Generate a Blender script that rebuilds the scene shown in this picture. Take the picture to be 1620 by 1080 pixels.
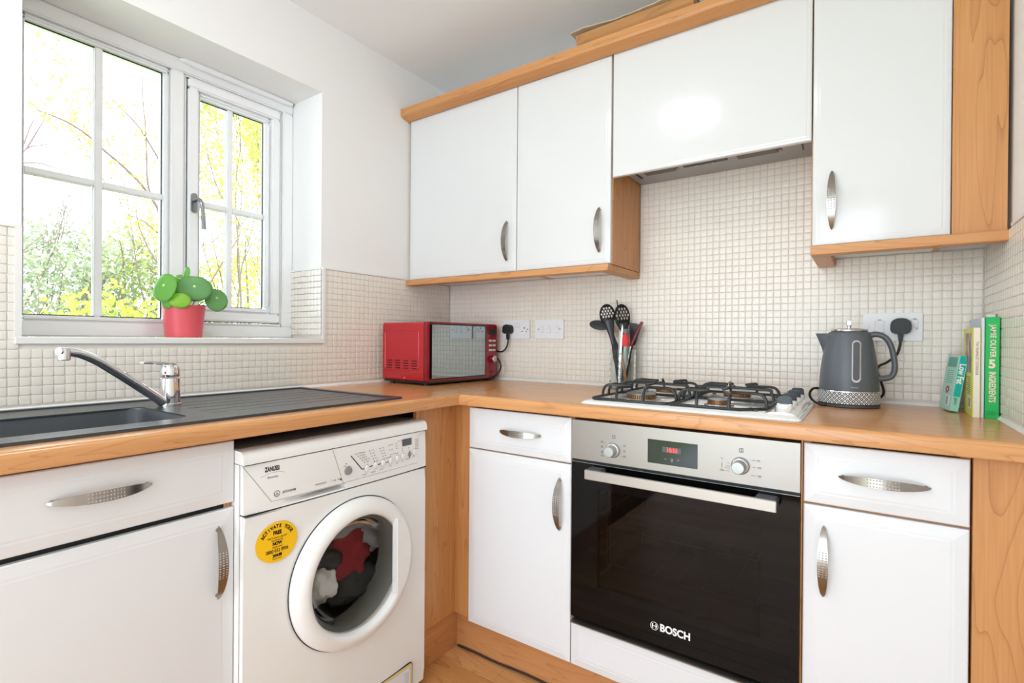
import bpy, bmesh, math, random
from math import sin, cos, pi, radians, sqrt, exp
from mathutils import Vector, Matrix, Euler, noise

for o in list(bpy.data.objects):
    bpy.data.objects.remove(o, do_unlink=True)
SC = bpy.context.scene
YRP = -3.76
COL = SC.collection
rng = random.Random(7)

# ------------------------------------------------------------------ camera, world, lights, exposure
CAM = Vector((1.7345, -1.95, 1.0968)); YAW, PITCH, ROLL = 0.6052, -0.0035, 0.0075; FPX = 807.88
fwd = Vector((-sin(YAW)*cos(PITCH), cos(YAW)*cos(PITCH), sin(PITCH)))
rt0 = Vector((cos(YAW), sin(YAW), 0)); up0 = rt0.cross(fwd)
RT = cos(ROLL)*rt0 + sin(ROLL)*up0; UP = -sin(ROLL)*rt0 + cos(ROLL)*up0
cd = bpy.data.cameras.new('camera'); cam = bpy.data.objects.new('camera', cd); COL.objects.link(cam)
M = Matrix((RT, UP, -fwd)).transposed().to_4x4(); M.translation = CAM
cam.matrix_world = M
cd.sensor_width = 36; cd.sensor_fit = 'HORIZONTAL'; cd.lens = FPX*36/1620; cd.clip_start = 0.02
SC.camera = cam
SC.view_settings.view_transform = 'Standard'; SC.view_settings.look = 'None'
SC.view_settings.gamma = 1; SC.view_settings.use_curve_mapping = False
SC.view_settings.exposure = 0.06

wd = bpy.data.worlds.new('sky'); SC.world = wd; wd.use_nodes = True
nt = wd.node_tree; bg = nt.nodes['Background']
bg.inputs[0].default_value = (0.80, 0.905, 1.0, 1); bg.inputs[1].default_value = 5.6

def area(name, loc, rot, sx, sy, power, color=(1, 1, 1), spread=None):
    l = bpy.data.lights.new(name, 'AREA'); l.shape = 'RECTANGLE'; l.size = sx; l.size_y = sy
    l.energy = power; l.color = color
    if spread: l.spread = spread
    o = bpy.data.objects.new(name, l); o.location = loc; o.rotation_euler = rot; COL.objects.link(o)
    return o
sl = bpy.data.lights.new('sun', 'SUN'); sl.energy = 4.0; sl.angle = radians(4); sl.color = (1, .95, .86)
so = bpy.data.objects.new('sun', sl); so.rotation_euler = (radians(12), radians(38), 0); COL.objects.link(so)
# sky portals: they emit nothing, they only tell the renderer where the sky comes in
for nm_, loc_, rot_, w_, h_ in (('window_portal', (-0.34, -1.17, 1.57), (0, radians(-90), 0), 0.96, 0.86), ('rear_portal', (1.0, YRP, 1.1), (radians(90), 0, 0), 1.7, 2.2)):
    o_ = area(nm_, loc_, rot_, w_, h_, 1); o_.data.cycles.is_portal = True

# ------------------------------------------------------------------ helpers
def W(o):
    m = o.matrix_basis.copy()
    if o.parent: m = W(o.parent) @ o.matrix_parent_inverse @ m
    return m
def link(o, parent=None, local=False):
    COL.objects.link(o)
    if parent:
        o.parent = parent
        if not local: o.matrix_parent_inverse = W(parent).inverted()
def tag(o, label=None, cat=None, group=None, kind=None):
    if label: o['label'] = label
    if cat: o['category'] = cat
    if group: o['group'] = group
    if kind: o['kind'] = kind
    return o
def thing(name, loc, label, cat, group=None, rot=(0, 0, 0)):
    o = bpy.data.objects.new(name, None); o.empty_display_size = .05
    o.location = loc; o.rotation_euler = rot; COL.objects.link(o)
    return tag(o, label, cat, group)
def mk(name, bm, mat, parent=None, local=False, smooth=False, angle=35, loc=None, rot=None):
    me = bpy.data.meshes.new(name)
    bmesh.ops.recalc_face_normals(bm, faces=bm.faces)
    if smooth:
        for f in bm.faces: f.smooth = True
        for e in bm.edges:
            if len(e.link_faces) == 2 and e.calc_face_angle(0) > radians(angle): e.smooth = False
    bm.to_mesh(me); bm.free()
    for m in (mat if isinstance(mat, (list, tuple)) else [mat]): me.materials.append(m)
    o = bpy.data.objects.new(name, me)
    if loc is not None: o.location = loc
    if rot is not None: o.rotation_euler = rot
    link(o, parent, local)
    return o
def B(): return bmesh.new()
def box(bm, x0, x1, y0, y1, z0, z1, bev=0, seg=1):
    vs = [bm.verts.new((x, y, z)) for x in (x0, x1) for y in (y0, y1) for z in (z0, z1)]
    fs = [bm.faces.new([vs[i] for i in q]) for q in ((0,1,3,2),(4,6,7,5),(0,4,5,1),(2,3,7,6),(0,2,6,4),(1,5,7,3))]
    if bev:
        es = list({e for f in fs for e in f.edges})
        bmesh.ops.bevel(bm, geom=es, offset=bev, segments=seg, affect='EDGES', clamp_overlap=True)
    return bm
def prism(bm, pts, a, b, axis='y', bev=0):
    """polygon pts (2D) extruded from a to b along axis; pts given in the two other axes in x,y,z order"""
    def P(p, t):
        if axis == 'x': return (t, p[0], p[1])
        if axis == 'y': return (p[0], t, p[1])
        return (p[0], p[1], t)
    A = [bm.verts.new(P(p, a)) for p in pts]; Bv = [bm.verts.new(P(p, b)) for p in pts]
    n = len(pts); fs = [bm.faces.new(A), bm.faces.new(Bv[::-1])]
    for i in range(n): fs.append(bm.faces.new((A[i], A[(i+1) % n], Bv[(i+1) % n], Bv[i])))
    if bev:
        bmesh.ops.recalc_face_normals(bm, faces=fs)
        es = list({e for f in fs for e in f.edges})
        bmesh.ops.bevel(bm, geom=es, offset=bev, segments=2, affect='EDGES', clamp_overlap=True)
    return bm
def lathe(bm, prof, c=(0, 0, 0), axis='z', n=48, sx=1, sy=1, cap=True):
    rings = []
    for r, t in prof:
        ring = []
        for i in range(n):
            a = 2*pi*i/n; u, v = r*cos(a)*sx, r*sin(a)*sy
            if axis == 'z': p = (c[0]+u, c[1]+v, c[2]+t)
            elif axis == 'x': p = (c[0]+t, c[1]+u, c[2]+v)
            else: p = (c[0]+u, c[1]+t, c[2]+v)
            ring.append(bm.verts.new(p))
        rings.append(ring)
    for a, b in zip(rings, rings[1:]):
        for i in range(n): bm.faces.new((a[i], a[(i+1) % n], b[(i+1) % n], b[i]))
    if cap:
        if prof[0][0] > 1e-6: bm.faces.new(rings[0][::-1])
        if prof[-1][0] > 1e-6: bm.faces.new(rings[-1])
    bmesh.ops.remove_doubles(bm, verts=bm.verts, dist=1e-7)
    return bm
def catmull(pts, k=6):
    pts = [Vector(p) for p in pts]; out = []
    P = [pts[0]*2-pts[1]] + pts + [pts[-1]*2-pts[-2]]
    for i in range(1, len(P)-2):
        for j in range(k):
            t = j/k
            out.append(.5*((2*P[i]) + (-P[i-1]+P[i+1])*t + (2*P[i-1]-5*P[i]+4*P[i+1]-P[i+2])*t*t + (-P[i-1]+3*P[i]-3*P[i+1]+P[i+2])*t**3))
    out.append(pts[-1]); return out
def tube(bm, pts, r, n=8, sx=1, sy=1, up=None):
    """r float or list; ellipse factors sx (along up-ish normal), sy"""
    pts = [Vector(p) for p in pts]; m = len(pts)
    rs = r if isinstance(r, (list, tuple)) else [r]*m
    if len(rs) != m: rs = [rs[0]+(rs[-1]-rs[0])*i/(m-1) for i in range(m)]
    t = (pts[1]-pts[0]).normalized()
    nrm = Vector(up) if up else (Vector((0, 0, 1)) if abs(t.z) < .9 else Vector((1, 0, 0)))
    nrm = (nrm - t*nrm.dot(t)).normalized(); rings = []
    for i, p in enumerate(pts):
        if 0 < i < m-1: t = (pts[i+1]-pts[i-1]).normalized()
        elif i == m-1: t = (pts[i]-pts[i-1]).normalized()
        nrm = (nrm - t*nrm.dot(t)).normalized(); bi = t.cross(nrm)
        rings.append([bm.verts.new(p + (nrm*cos(2*pi*k/n)*sx + bi*sin(2*pi*k/n)*sy)*rs[i]) for k in range(n)])
    for a, b in zip(rings, rings[1:]):
        for k in range(n): bm.faces.new((a[k], a[(k+1) % n], b[(k+1) % n], b[k]))
    bm.faces.new(rings[0][::-1]); bm.faces.new(rings[-1])
    return bm
def rrect(x0, x1, y0, y1, r, n=5):
    out = []
    for cx, cy, a0 in ((x1-r, y1-r, 0), (x0+r, y1-r, 90), (x0+r, y0+r, 180), (x1-r, y0+r, 270)):
        for i in range(n+1):
            a = radians(a0+90*i/n); out.append((cx+r*cos(a), cy+r*sin(a)))
    return out
def xf(bm, mat): bmesh.ops.transform(bm, matrix=mat, verts=bm.verts); return bm
def text_mesh(s, size, depth=.0003, font_sx=1, bold=0, align='CENTER', spacing=1):
    cu = bpy.data.curves.new('lettering', 'FONT'); cu.body = s; cu.size = size; cu.extrude = depth
    cu.align_x = align; cu.align_y = 'CENTER'; cu.offset = bold; cu.space_character = spacing
    ob = bpy.data.objects.new('lettering', cu)
    me = bpy.data.meshes.new_from_object(ob)
    bpy.data.objects.remove(ob); bpy.data.curves.remove(cu)
    bm = B(); bm.from_mesh(me); bpy.data.meshes.remove(me)
    bmesh.ops.scale(bm, vec=(font_sx, 1, 1), verts=bm.verts)
    return bm
def frame(origin, xd, yd):
    xd = Vector(xd).normalized(); yd = Vector(yd); yd = (yd-xd*yd.dot(xd)).normalized(); zd = xd.cross(yd)
    m = Matrix((xd, yd, zd)).transposed().to_4x4(); m.translation = Vector(origin); return m
def texts(name, items, mat, parent, local=False):
    """items: (string, size, origin, xdir, ydir, kwargs) merged in one mesh"""
    bm = B()
    for s, size, org, xd, yd, kw in items:
        t = text_mesh(s, size, **kw); xf(t, frame(org, xd, yd))
        me = bpy.data.meshes.new('t'); t.to_mesh(me); t.free(); bm.from_mesh(me); bpy.data.meshes.remove(me)
    return mk(name, bm, mat, parent, local)

# ------------------------------------------------------------------ materials
def srgb(h):
    h = h.lstrip('#'); c = [int(h[i:i+2], 16)/255 for i in (0, 2, 4)]
    return tuple(((x+.055)/1.055)**2.4 if x > .04045 else x/12.92 for x in c)
MC = {}
def mat(name, col, rough=.5, metal=0., bump=0., bscale=60., coat=0., trans=0., ior=1.45, alpha=1, emit=None, es=1, vary=0., vscale=8., spec=.5, aniso=0):
    if name in MC: return MC[name]
    m = bpy.data.materials.new(name); m.use_nodes = True; n = m.node_tree; p = n.nodes['Principled BSDF']
    if isinstance(col, str): col = srgb(col)
    c4 = (*col, 1)
    p.inputs['Base Color'].default_value = c4; p.inputs['Roughness'].default_value = rough
    p.inputs['Metallic'].default_value = metal; p.inputs['IOR'].default_value = ior
    p.inputs['Coat Weight'].default_value = coat; p.inputs['Coat Roughness'].default_value = .05
    p.inputs['Transmission Weight'].default_value = trans; p.inputs['Specular IOR Level'].default_value = spec
    p.inputs['Anisotropic'].default_value = aniso
    if emit: p.inputs['Emission Color'].default_value = (*srgb(emit), 1); p.inputs['Emission Strength'].default_value = es
    tc = n.nodes.new('ShaderNodeTexCoord')
    if bump or vary:
        nz = n.nodes.new('ShaderNodeTexNoise'); nz.inputs['Scale'].default_value = bscale; nz.inputs['Detail'].default_value = 4
        n.links.new(tc.outputs['Object'], nz.inputs['Vector'])
    if bump:
        b = n.nodes.new('ShaderNodeBump'); b.inputs['Strength'].default_value = bump; b.inputs['Distance'].default_value = .002
        n.links.new(nz.outputs['Fac'], b.inputs['Height']); n.links.new(b.outputs['Normal'], p.inputs['Normal'])
    if vary:
        nv = n.nodes.new('ShaderNodeTexNoise'); nv.inputs['Scale'].default_value = vscale; nv.inputs['Detail'].default_value = 3
        n.links.new(tc.outputs['Object'], nv.inputs['Vector'])
        mx = n.nodes.new('ShaderNodeMix'); mx.data_type = 'RGBA'
        mx.inputs['A'].default_value = tuple(x*(1-vary) for x in col)+(1,); mx.inputs['B'].default_value = tuple(min(1, x*(1+vary)) for x in col)+(1,)
        n.links.new(nv.outputs['Fac'], mx.inputs['Factor']); n.links.new(mx.outputs['Result'], p.inputs['Base Color'])
    MC[name] = m; return m
def N(n, typ, **kw):
    x = n.nodes.new(typ)
    for k, v in kw.items():
        if k in x.inputs: x.inputs[k].default_value = v
        else: setattr(x, k, v)
    return x
def math_(n, op, a, b=None):
    x = n.nodes.new('ShaderNodeMath'); x.operation = op
    for i, v in enumerate((a, b)):
        if v is None: continue
        if isinstance(v, (int, float)): x.inputs[i].default_value = v
        else: n.links.new(v, x.inputs[i])
    return x.outputs[0]
def wood(name, light, dark, line, axis='z', rough=.42, freq=9, across=13., along=1.5, linew=.16, seed=0.):
    """laminate printed with cherry grain: contour lines of a stretched noise + fine streaks"""
    if name in MC: return MC[name]
    m = bpy.data.materials.new(name); m.use_nodes = True; n = m.node_tree; p = n.nodes['Principled BSDF']; L = n.links.new
    tc = N(n, 'ShaderNodeTexCoord'); mp = N(n, 'ShaderNodeMapping')
    s = [across]*3; s['xyz'.index(axis)] = along; mp.inputs['Scale'].default_value = s; mp.inputs['Location'].default_value = (seed, seed*.7, seed*.3)
    L(tc.outputs['Object'], mp.inputs['Vector'])
    nz = N(n, 'ShaderNodeTexNoise', Scale=.55, Detail=3.5, Roughness=.42, Distortion=.35); L(mp.outputs[0], nz.inputs['Vector'])
    fr = math_(n, 'FRACT', math_(n, 'MULTIPLY', nz.outputs['Fac'], freq*2.2))
    ln = math_(n, 'POWER', fr, 11.0)
    mp2 = N(n, 'ShaderNodeMapping'); s2 = [230.]*3; s2['xyz'.index(axis)] = 5; mp2.inputs['Scale'].default_value = s2; L(tc.outputs['Object'], mp2.inputs['Vector'])
    st = N(n, 'ShaderNodeTexNoise', Scale=1, Detail=3); L(mp2.outputs[0], st.inputs['Vector'])
    mp3 = N(n, 'ShaderNodeMapping'); s3 = [26.]*3; s3['xyz'.index(axis)] = 1.6; mp3.inputs['Scale'].default_value = s3; L(tc.outputs['Object'], mp3.inputs['Vector'])
    bd = N(n, 'ShaderNodeTexNoise', Scale=1, Detail=2); L(mp3.outputs[0], bd.inputs['Vector'])
    mx = N(n, 'ShaderNodeMix', data_type='RGBA'); mx.inputs['A'].default_value = (*srgb(light), 1); mx.inputs['B'].default_value = (*srgb(dark), 1)
    f1 = math_(n, 'ADD', math_(n, 'MULTIPLY', bd.outputs['Fac'], .8), math_(n, 'MULTIPLY', math_(n, 'SUBTRACT', st.outputs['Fac'], .5), .9))
    f1c = math_(n, 'MULTIPLY', f1, 1.1); L(f1c, mx.inputs['Factor']); mx.clamp_factor = True
    mx2 = N(n, 'ShaderNodeMix', data_type='RGBA'); L(mx.outputs['Result'], mx2.inputs['A']); mx2.inputs['B'].default_value = (*srgb(line), 1)
    L(math_(n, 'MULTIPLY', ln, .5), mx2.inputs['Factor']); L(mx2.outputs['Result'], p.inputs['Base Color'])
    p.inputs['Roughness'].default_value = rough
    MC[name] = m; return m
WL, WDk, WLn = '#d59a62', '#bd7f47', '#8c4f23'
WOODZ = wood('cherry_laminate_upright', WL, WDk, WLn, 'z')
WOODX = wood('cherry_laminate_along_x', WL, WDk, WLn, 'x')
WOODY = wood('cherry_laminate_along_y', WL, WDk, WLn, 'y')
TOPX = wood('worktop_laminate_x', '#dca26c', '#c98c55', '#9a6030', 'x', rough=.2, across=17, along=2.2)
TOPY = wood('worktop_laminate_y', '#dca26c', '#c98c55', '#9a6030', 'y', rough=.2, across=17, along=2.2)
PLAST = mat('painted_plaster', '#f4f2ef', .85, bump=.08, bscale=90)
CEIL = mat('ceiling_paint', '#f3f1ed', .9, bump=.1, bscale=70)
TILE = mat('cream_glazed_tile', '#f0e8dd', .14, bump=.10, bscale=55, vary=.04, vscale=12)
GROUT = mat('pale_grout', '#e4ddd3', .9, bump=.3, bscale=300)
UPVC = mat('white_upvc', '#f8f8f9', .28)
TRIM = mat('white_plastic_trim', '#f0ece8', .3)
BLACKGAP = mat('dark_rubber_gasket', '#2b2e33', .6)
GLOSSW = mat('white_gloss_lacquer', '#dfdfde', .12, coat=.3)
SATINW = mat('white_satin_foil', '#e6e6e8', .24)
CARC = mat('white_melamine', '#efefec', .4)
DARKG = mat('shadow_gap_black', '#17181a', .7)
NICKEL = mat('brushed_nickel', '#a09a93', .24, metal=1)
CHROME = mat('chrome', '#e3e4e6', .05, metal=1)
STEEL = mat('brushed_steel', '#9f9a94', .38, metal=1, bump=.05, bscale=400)
HOODM = mat('hood_grey_paint', '#a9a8a8', .45, metal=.3)
HANDST = mat('oven_handle_steel', '#b3aea8', .36, metal=.9)

# ------------------------------------------------------------------ room shell
XW = 2.012; ZC = 2.331; YR = -3.6
tz = 1.366
bm = B()
# left wall with the window opening
WY0, WY1, WZ0, WZ1 = -1.5973, -0.7396, 1.083, 2.052
wl0, wl1 = -0.33, -0.008
box(bm, wl0, wl1, YR, WY0, -.05, ZC); box(bm, wl0, wl1, WY1, .16, -.05, ZC)
box(bm, wl0, wl1, WY0, WY1, -.05, WZ0); box(bm, wl0, wl1, WY0, WY1, WZ1, ZC)
wall_left = mk('wall_left', bm, PLAST); tag(wall_left, 'white plastered wall with the kitchen window, tiled above the worktop', kind='structure')
bm = B(); box(bm, -.008, XW+.15, .008, .16, -.05, ZC)
wall_back = mk('wall_back', bm, PLAST); tag(wall_back, 'wall behind the hob and wall cabinets, cream mosaic tiles', kind='structure')
bm = B(); box(bm, XW+.008, XW+.15, YR, .008, -.05, ZC)
wall_right = mk('wall_right', bm, PLAST); tag(wall_right, 'white side wall beside the cookbooks, tiled low down', kind='structure')
bm = B(); box(bm, wl0, .15, YR-.15, YR, -.05, ZC); box(bm, 1.85, XW+.15, YR-.15, YR, -.05, ZC); box(bm, .15, 1.85, YR-.15, YR, 2.2, ZC)  # opening out of view, added and sized to brighten the room with sky light
tag(mk('wall_rear', bm, PLAST), 'wall behind the photographer with an unseen wide opening added to let sky light in', kind='structure')
bm = B(); box(bm, wl0, XW+.15, YR-.15, .16, ZC, ZC+.12)
tag(mk('ceiling', bm, CEIL), 'plain white ceiling', kind='structure')

# floor: laminate strips, each its own piece
FLBASE = mat('floor_underlay', '#6b4126', .9)
bm = B(); box(bm, -.008, XW+.008, YR, .008, -.05, -.012)
floor = mk('floor', bm, FLBASE); tag(floor, 'wood strip laminate floor', kind='structure')
FW = [wood('floor_laminate_%s' % nm, a, b, c, 'x', rough=.3, across=8, seed=i*3.3) for i, (nm, a, b, c) in enumerate(
    [('pale', '#deab74', '#c98d55', '#8f5a2f'), ('warm', '#d19a61', '#b87a43', '#84502a'), ('deep', '#c48b52', '#a96b38', '#744522')])]
yy = -.50; row = 0
while yy > -3.2:
    x = .52 - rng.random()*.25
    while x < XW:
        ln = .34 + rng.random()*.1
        x0, x1 = max(x, .5), min(x+ln, XW)
        if x1-x0 > .03:
            bm = B(); box(bm, x0+.0004, x1-.0004, yy-.0675, yy-.0005, -.012, 0, bev=.0006)
            mk('floorboard', bm, FW[rng.choice((0, 1, 1, 2, 0))], floor)
        x += ln
    yy -= .068; row += 1

# ------------------------------------------------------------------ tiles
def tile_variant(r):
    """unit tile, 1x1 footprint centred, top at z=1 scaled later; hand-made outline"""
    n = 12; outl = []
    pts = rrect(-.5, .5, -.5, .5, .07+.04*r.random(), 1)
    jit = [1+.03*(r.random()-.5) for _ in pts]
    sk = [(r.random()-.5)*.05 for _ in range(4)]
    outl = [(x*j+sk[0]*y+sk[1]*y*y, y*j+sk[2]*x+sk[3]*x*x) for (x, y), j in zip(pts, jit)]
    V, F = [], []
    for s, z in ((1.0, 0), (.985, .70), (.93, .95), (.83, 1.0)):
        V += [(x*s, y*s, z+(r.random()-.5)*.04*(z > .5)) for x, y in outl]
    m = len(outl); V.append((r.random()*.1-.05, r.random()*.1-.05, 1.0))
    for k in range(3):
        for i in range(m): F.append((k*m+i, k*m+(i+1) % m, (k+1)*m+(i+1) % m, (k+1)*m+i))
    for i in range(m): F.append((3*m+i, 3*m+(i+1) % m, 4*m))
    return V, F
TV = [tile_variant(rng) for _ in range(14)]
TM = []
for V, F in TV:
    me = bpy.data.meshes.new('tile'); me.from_pydata(V, [], F); me.materials.append(TILE)
    for p in me.polygons: p.use_smooth = True
    TM.append(me)
def in_view(p):
    d = Vector(p)-CAM; z = d.dot(fwd)
    if z < .1: return None
    u = 810+FPX*d.dot(RT)/z; v = 540-FPX*d.dot(UP)/z
    return (u, v) if -10 < u < 1630 and -10 < v < 1090 else None
def tile_field(wall, cells, nrm, xdir, ydir, name='tile', maxn=300, sw=.0209, sh=.0219, th=.0034, back=-.0014):
    """cells: centres on the tile face plane; nearest in view become single tiles, the rest one mass"""
    nrm, xdir, ydir = Vector(nrm), Vector(xdir), Vector(ydir); sc = []
    for c in cells:
        c = Vector(c[:3]) if len(c) == 3 else Vector(c[:3])
        v = in_view(c); d = CAM-c
        sc.append((-(nrm.dot(d.normalized())/d.length_squared) if v else 1e-9+d.length*1e-6, c))
    sc.sort(key=lambda t: t[0]); V, F = [], []
    for i, (s, c) in enumerate(sc):
        k = rng.randrange(len(TV)); rot = rng.randrange(4); wob = (rng.random()-.5)*.05
        tx, ty = (rng.random()-.5)*.022, (rng.random()-.5)*.022
        a = wob+rot*pi/2
        swp, shp = sw*(1+.03*(rng.random()-.5)), sh*(1+.03*(rng.random()-.5))
        R2 = Matrix.Rotation(a, 3, 'Z')
        S2 = Matrix.Diagonal((swp, shp, th))
        Bs = Matrix((xdir, ydir, nrm)).transposed()
        T = Bs @ Matrix.Rotation(tx, 3, 'X') @ Matrix.Rotation(ty, 3, 'Y') @ S2 @ R2
        org = c + nrm*back + (xdir*(rng.random()-.5)+ydir*(rng.random()-.5))*.0009
        if i < maxn:
            o = bpy.data.objects.new(name, TM[k]); m4 = T.to_4x4(); m4.translation = org
            o.parent = wall
            # basis decomposes cleanly: tilt*scale*rot(90k) keeps axes orthogonal enough
            o.matrix_basis = m4; COL.objects.link(o)
        else:
            b = len(V); vv, ff = TV[k]
            V += [tuple(T @ Vector(p) + org) for p in vv]; F += [tuple(j+b for j in f) for f in ff]
    if V:
        me = bpy.data.meshes.new(name); me.from_pydata(V, [], F); me.materials.append(TILE)
        for p in me.polygons: p.use_smooth = True
        o = bpy.data.objects.new(name, me); link(o, wall); o['kind'] = 'stuff'
PX, PZ = .0222, .0232
# back wall
bm = B(); box(bm, 0.0, XW, -.0006, .0078, .905, tz); box(bm, 1.0, 1.606, -.0006, .0078, tz, 1.72)
mk('grout', bm, GROUT, wall_back)
cells = []
skip = [(1.725, 1.877, 1.100, 1.190), (.340, .492, 1.100, 1.190), (.514, .666, 1.100, 1.190)]
nx = int(XW/PX); nz_ = int((tz-.913)/PZ)
for i in range(nx):
    x = XW-.004-PX*(i+.5)
    if x < .008: continue
    for j in range(40):
        z = tz-.001-PZ*(nz_-j-.5)
        if z > 1.72: continue
        if z > tz and not (1.01 < x < 1.6): continue
        if z < .921: continue
        if any(a+.01 < x < b-.01 and c+.01 < z < d-.01 for a, b, c, d in skip): continue
        cells.append((x, -.001, z))
tile_field(wall_back, cells, (0, -1, 0), (1, 0, 0), (0, 0, 1))
# left wall
bm = B(); box(bm, -.0078, .0006, -1.62, -1.5985, .905, tz); box(bm, -.0078, .0006, -2.4, -1.6201, .905, tz)
box(bm, -.0078, .0006, -1.5984, -.7390, .905, 1.082); box(bm, -.0078, .0006, -.7389, -.001, .905, tz)
mk('grout', bm, GROUT, wall_left)
cells = []
for i in range(108):
    y = -.004-PX*(i+.5)
    for j in range(20):
        z = tz-.001-PZ*(nz_-j-.5)
        if z > tz or z < .921: continue
        if -1.612 < y < -.728 and z > 1.074: continue
        cells.append((.001, y, z))
tile_field(wall_left, cells, (1, 0, 0), (0, 1, 0), (0, 0, 1))
# window reveal (right cheek)
bm = B(); box(bm, -.2, -.001, -.7405, -.7397, 1.096, tz); mk('grout', bm, GROUT, wall_left)
tile_field(wall_left, [(-.012-PX*i, -.7425, tz-.001-PZ*(j+.5)) for i in range(9) for j in range(11)], (0, -1, 0), (1, 0, 0), (0, 0, 1), maxn=0, back=.0002)
# right wall
bm = B(); box(bm, XW-.0006, XW+.0078, -.64, -.0001, .905, tz); mk('grout', bm, GROUT, wall_right)
cells = [(XW-.001, -.004-PX*(i+.5), tz-.001-PZ*(j+.5)) for i in range(28) for j in range(19)]
tile_field(wall_right, cells, (-1, 0, 0), (0, -1, 0), (0, 0, 1))
# white tile edging and sealant
def struct(name, bm, m, label=None, **k):
    o = mk(name, bm, m, **k); tag(o, label, kind='structure'); return o
bm = B()
box(bm, -.0078, .006, -.7390, -.0012, tz, tz+.006); box(bm, -.0078, .006, -2.4, -1.6115, tz, tz+.006)
box(bm, -.0078, .006, -1.6113, -1.5985, 1.083, tz+.006); box(bm, -.0078, .006, -.7398, -.7285, 1.0955, tz-.0001); box(bm, -.0078, .006, -.7398, -.7391, tz, tz+.006)
box(bm, -.2, -.0079, -.7450, -.7398, tz, tz+.006)
struct('trim_1', bm, TRIM, 'white plastic edging around the tiles by the window')
bm = B(); box(bm, XW-.006, XW+.0078, -.64, -.34, tz, tz+.006)
struct('trim_2', bm, TRIM, 'white plastic edging on top of the right wall tiles')
SEAL = mat('white_sealant', '#f2efec', .35)
bm = B()
prism(bm, [(-.009, .9098), (-.009, .918), (-.004, .916), (0, .9101)][::-1], .006, XW-.001, 'x')
prism(bm, [(.001, .9098), (.009, .9101), (.004, .917), (.001, .919)], -2.4, -.009, 'y')
prism(bm, [(XW-.001, .9098), (XW-.009, .9101), (XW-.004, .917), (XW-.001, .919)], -.62, -.009, 'y')
struct('trim_3', bm, SEAL, 'white silicone bead where the worktop meets the tiles')

# ------------------------------------------------------------------ window
gl = bpy.data.materials.new('window_glass'); gl.use_nodes = True; n = gl.node_tree; n.nodes.clear()
out = N(n, 'ShaderNodeOutputMaterial'); tr = N(n, 'ShaderNodeBsdfTransparent'); go = N(n, 'ShaderNodeBsdfGlossy', Roughness=.0)
fr = N(n, 'ShaderNodeFresnel', IOR=1.45); ms = N(n, 'ShaderNodeMixShader'); tr.inputs[0].default_value = (.97, .98, .975, 1)
n.links.new(fr.outputs[0], ms.inputs[0]); n.links.new(tr.outputs[0], ms.inputs[1]); n.links.new(go.outputs[0], ms.inputs[2]); n.links.new(ms.outputs[0], out.inputs[0])
win = bpy.data.objects.new('window_1', None); win.location = (-.2, -1.17, 1.09); COL.objects.link(win)
tag(win, 'white plastic casement window over the sink with glazing bars', kind='structure')
def bar(bm, y0, y1, z0, z1, x0, x1, b=.004): box(bm, x0, x1, y0, y1, z0, z1, bev=b, seg=2)
def ring(bm, y0, y1, z0, z1, t, x0, x1, b=.004, tb=None, tl=None):
    tb = tb or t; tl = tl or t
    bar(bm, y0, y1, z1-t, z1, x0, x1, b); bar(bm, y0, y1, z0, z0+tb, x0, x1, b)
    bar(bm, y0, y0+tl, z0+tb+.0002, z1-t-.0002, x0, x1, b); bar(bm, y1-t, y1, z0+tb+.0002, z1-t-.0002, x0, x1, b)
bm = B()
ring(bm, WY0, WY1, 1.096, 2.052, .045, -.27, -.2, tl=.04)
bar(bm, -1.187, -1.146, 1.1412, 2.0068, -.27, -.2)      # mullion
mk('outer_frame', bm, UPVC, win, smooth=True)
bm = B(); ring(bm, -1.556, -1.1875, 1.1415, 2.0065, .016, -.262, -.2095, b=.006, tl=.005)
mk('glazing_bead', bm, UPVC, win, smooth=True)
SY0, SY1, SZ0, SZ1 = -1.134, -.797, 1.155, 1.998
bm = B(); ring(bm, -1.1458, -.7848, 1.1415, 2.0065, .0095, -.262, -.207, b=.003); mk('frame_rebate', bm, UPVC, win, smooth=True)
bm = B(); ring(bm, SY0-.002, SY1+.002, SZ0-.002, SZ1+.002, .004, -.25, -.209, b=0); mk('gasket', bm, BLACKGAP, win)
sash = mk('sash', ring(B(), SY0, SY1, SZ0, SZ1, .044, -.255, -.196, b=.006) or bm, UPVC, win, smooth=True) if False else None
bm = B(); ring(bm, SY0, SY1, SZ0, SZ1, .034, -.255, -.196, b=.005); sash = mk('sash', bm, UPVC, win, smooth=True)
bm = B(); ring(bm, SY0+.0342, SY1-.0342, SZ0+.0342, SZ1-.0342, .020, -.25, -.206, b=.008, tl=.008); mk('glazing_bead', bm, UPVC, sash, smooth=True)
panes = [('left', -1.551, -1.2035, 1.1578, 1.990, -1.379, 1.569), ('right', -1.0915, -.8515, 1.2095, 1.9435, -.9815, 1.573)]
for nm, y0, y1, z0, z1, my, mz in panes:
    par = win if nm == 'left' else sash
    bm = B(); box(bm, -.236, -.232, y0, y1, z0, z1); mk('glass', bm, gl, par)
    bm = B()
    for x0, x1 in ((-.2318, -.2218), (-.247, -.2362)):
        bar(bm, my-.0105, my+.0105, z0, z1, x0, x1, .003); bar(bm, y0, my-.0106, mz-.0105, mz+.0105, x0, x1, .003); bar(bm, my+.0106, y1, mz-.0105, mz+.0105, x0, x1, .003)
    mk('glazing_bars', bm, UPVC, par, smooth=True)
    bm = B(); ring(bm, y0-.0005, y1+.0005, z0-.0005, z1+.0005, .0035, -.2319, -.2295, b=0); mk('gasket', bm, BLACKGAP, par)
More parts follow.
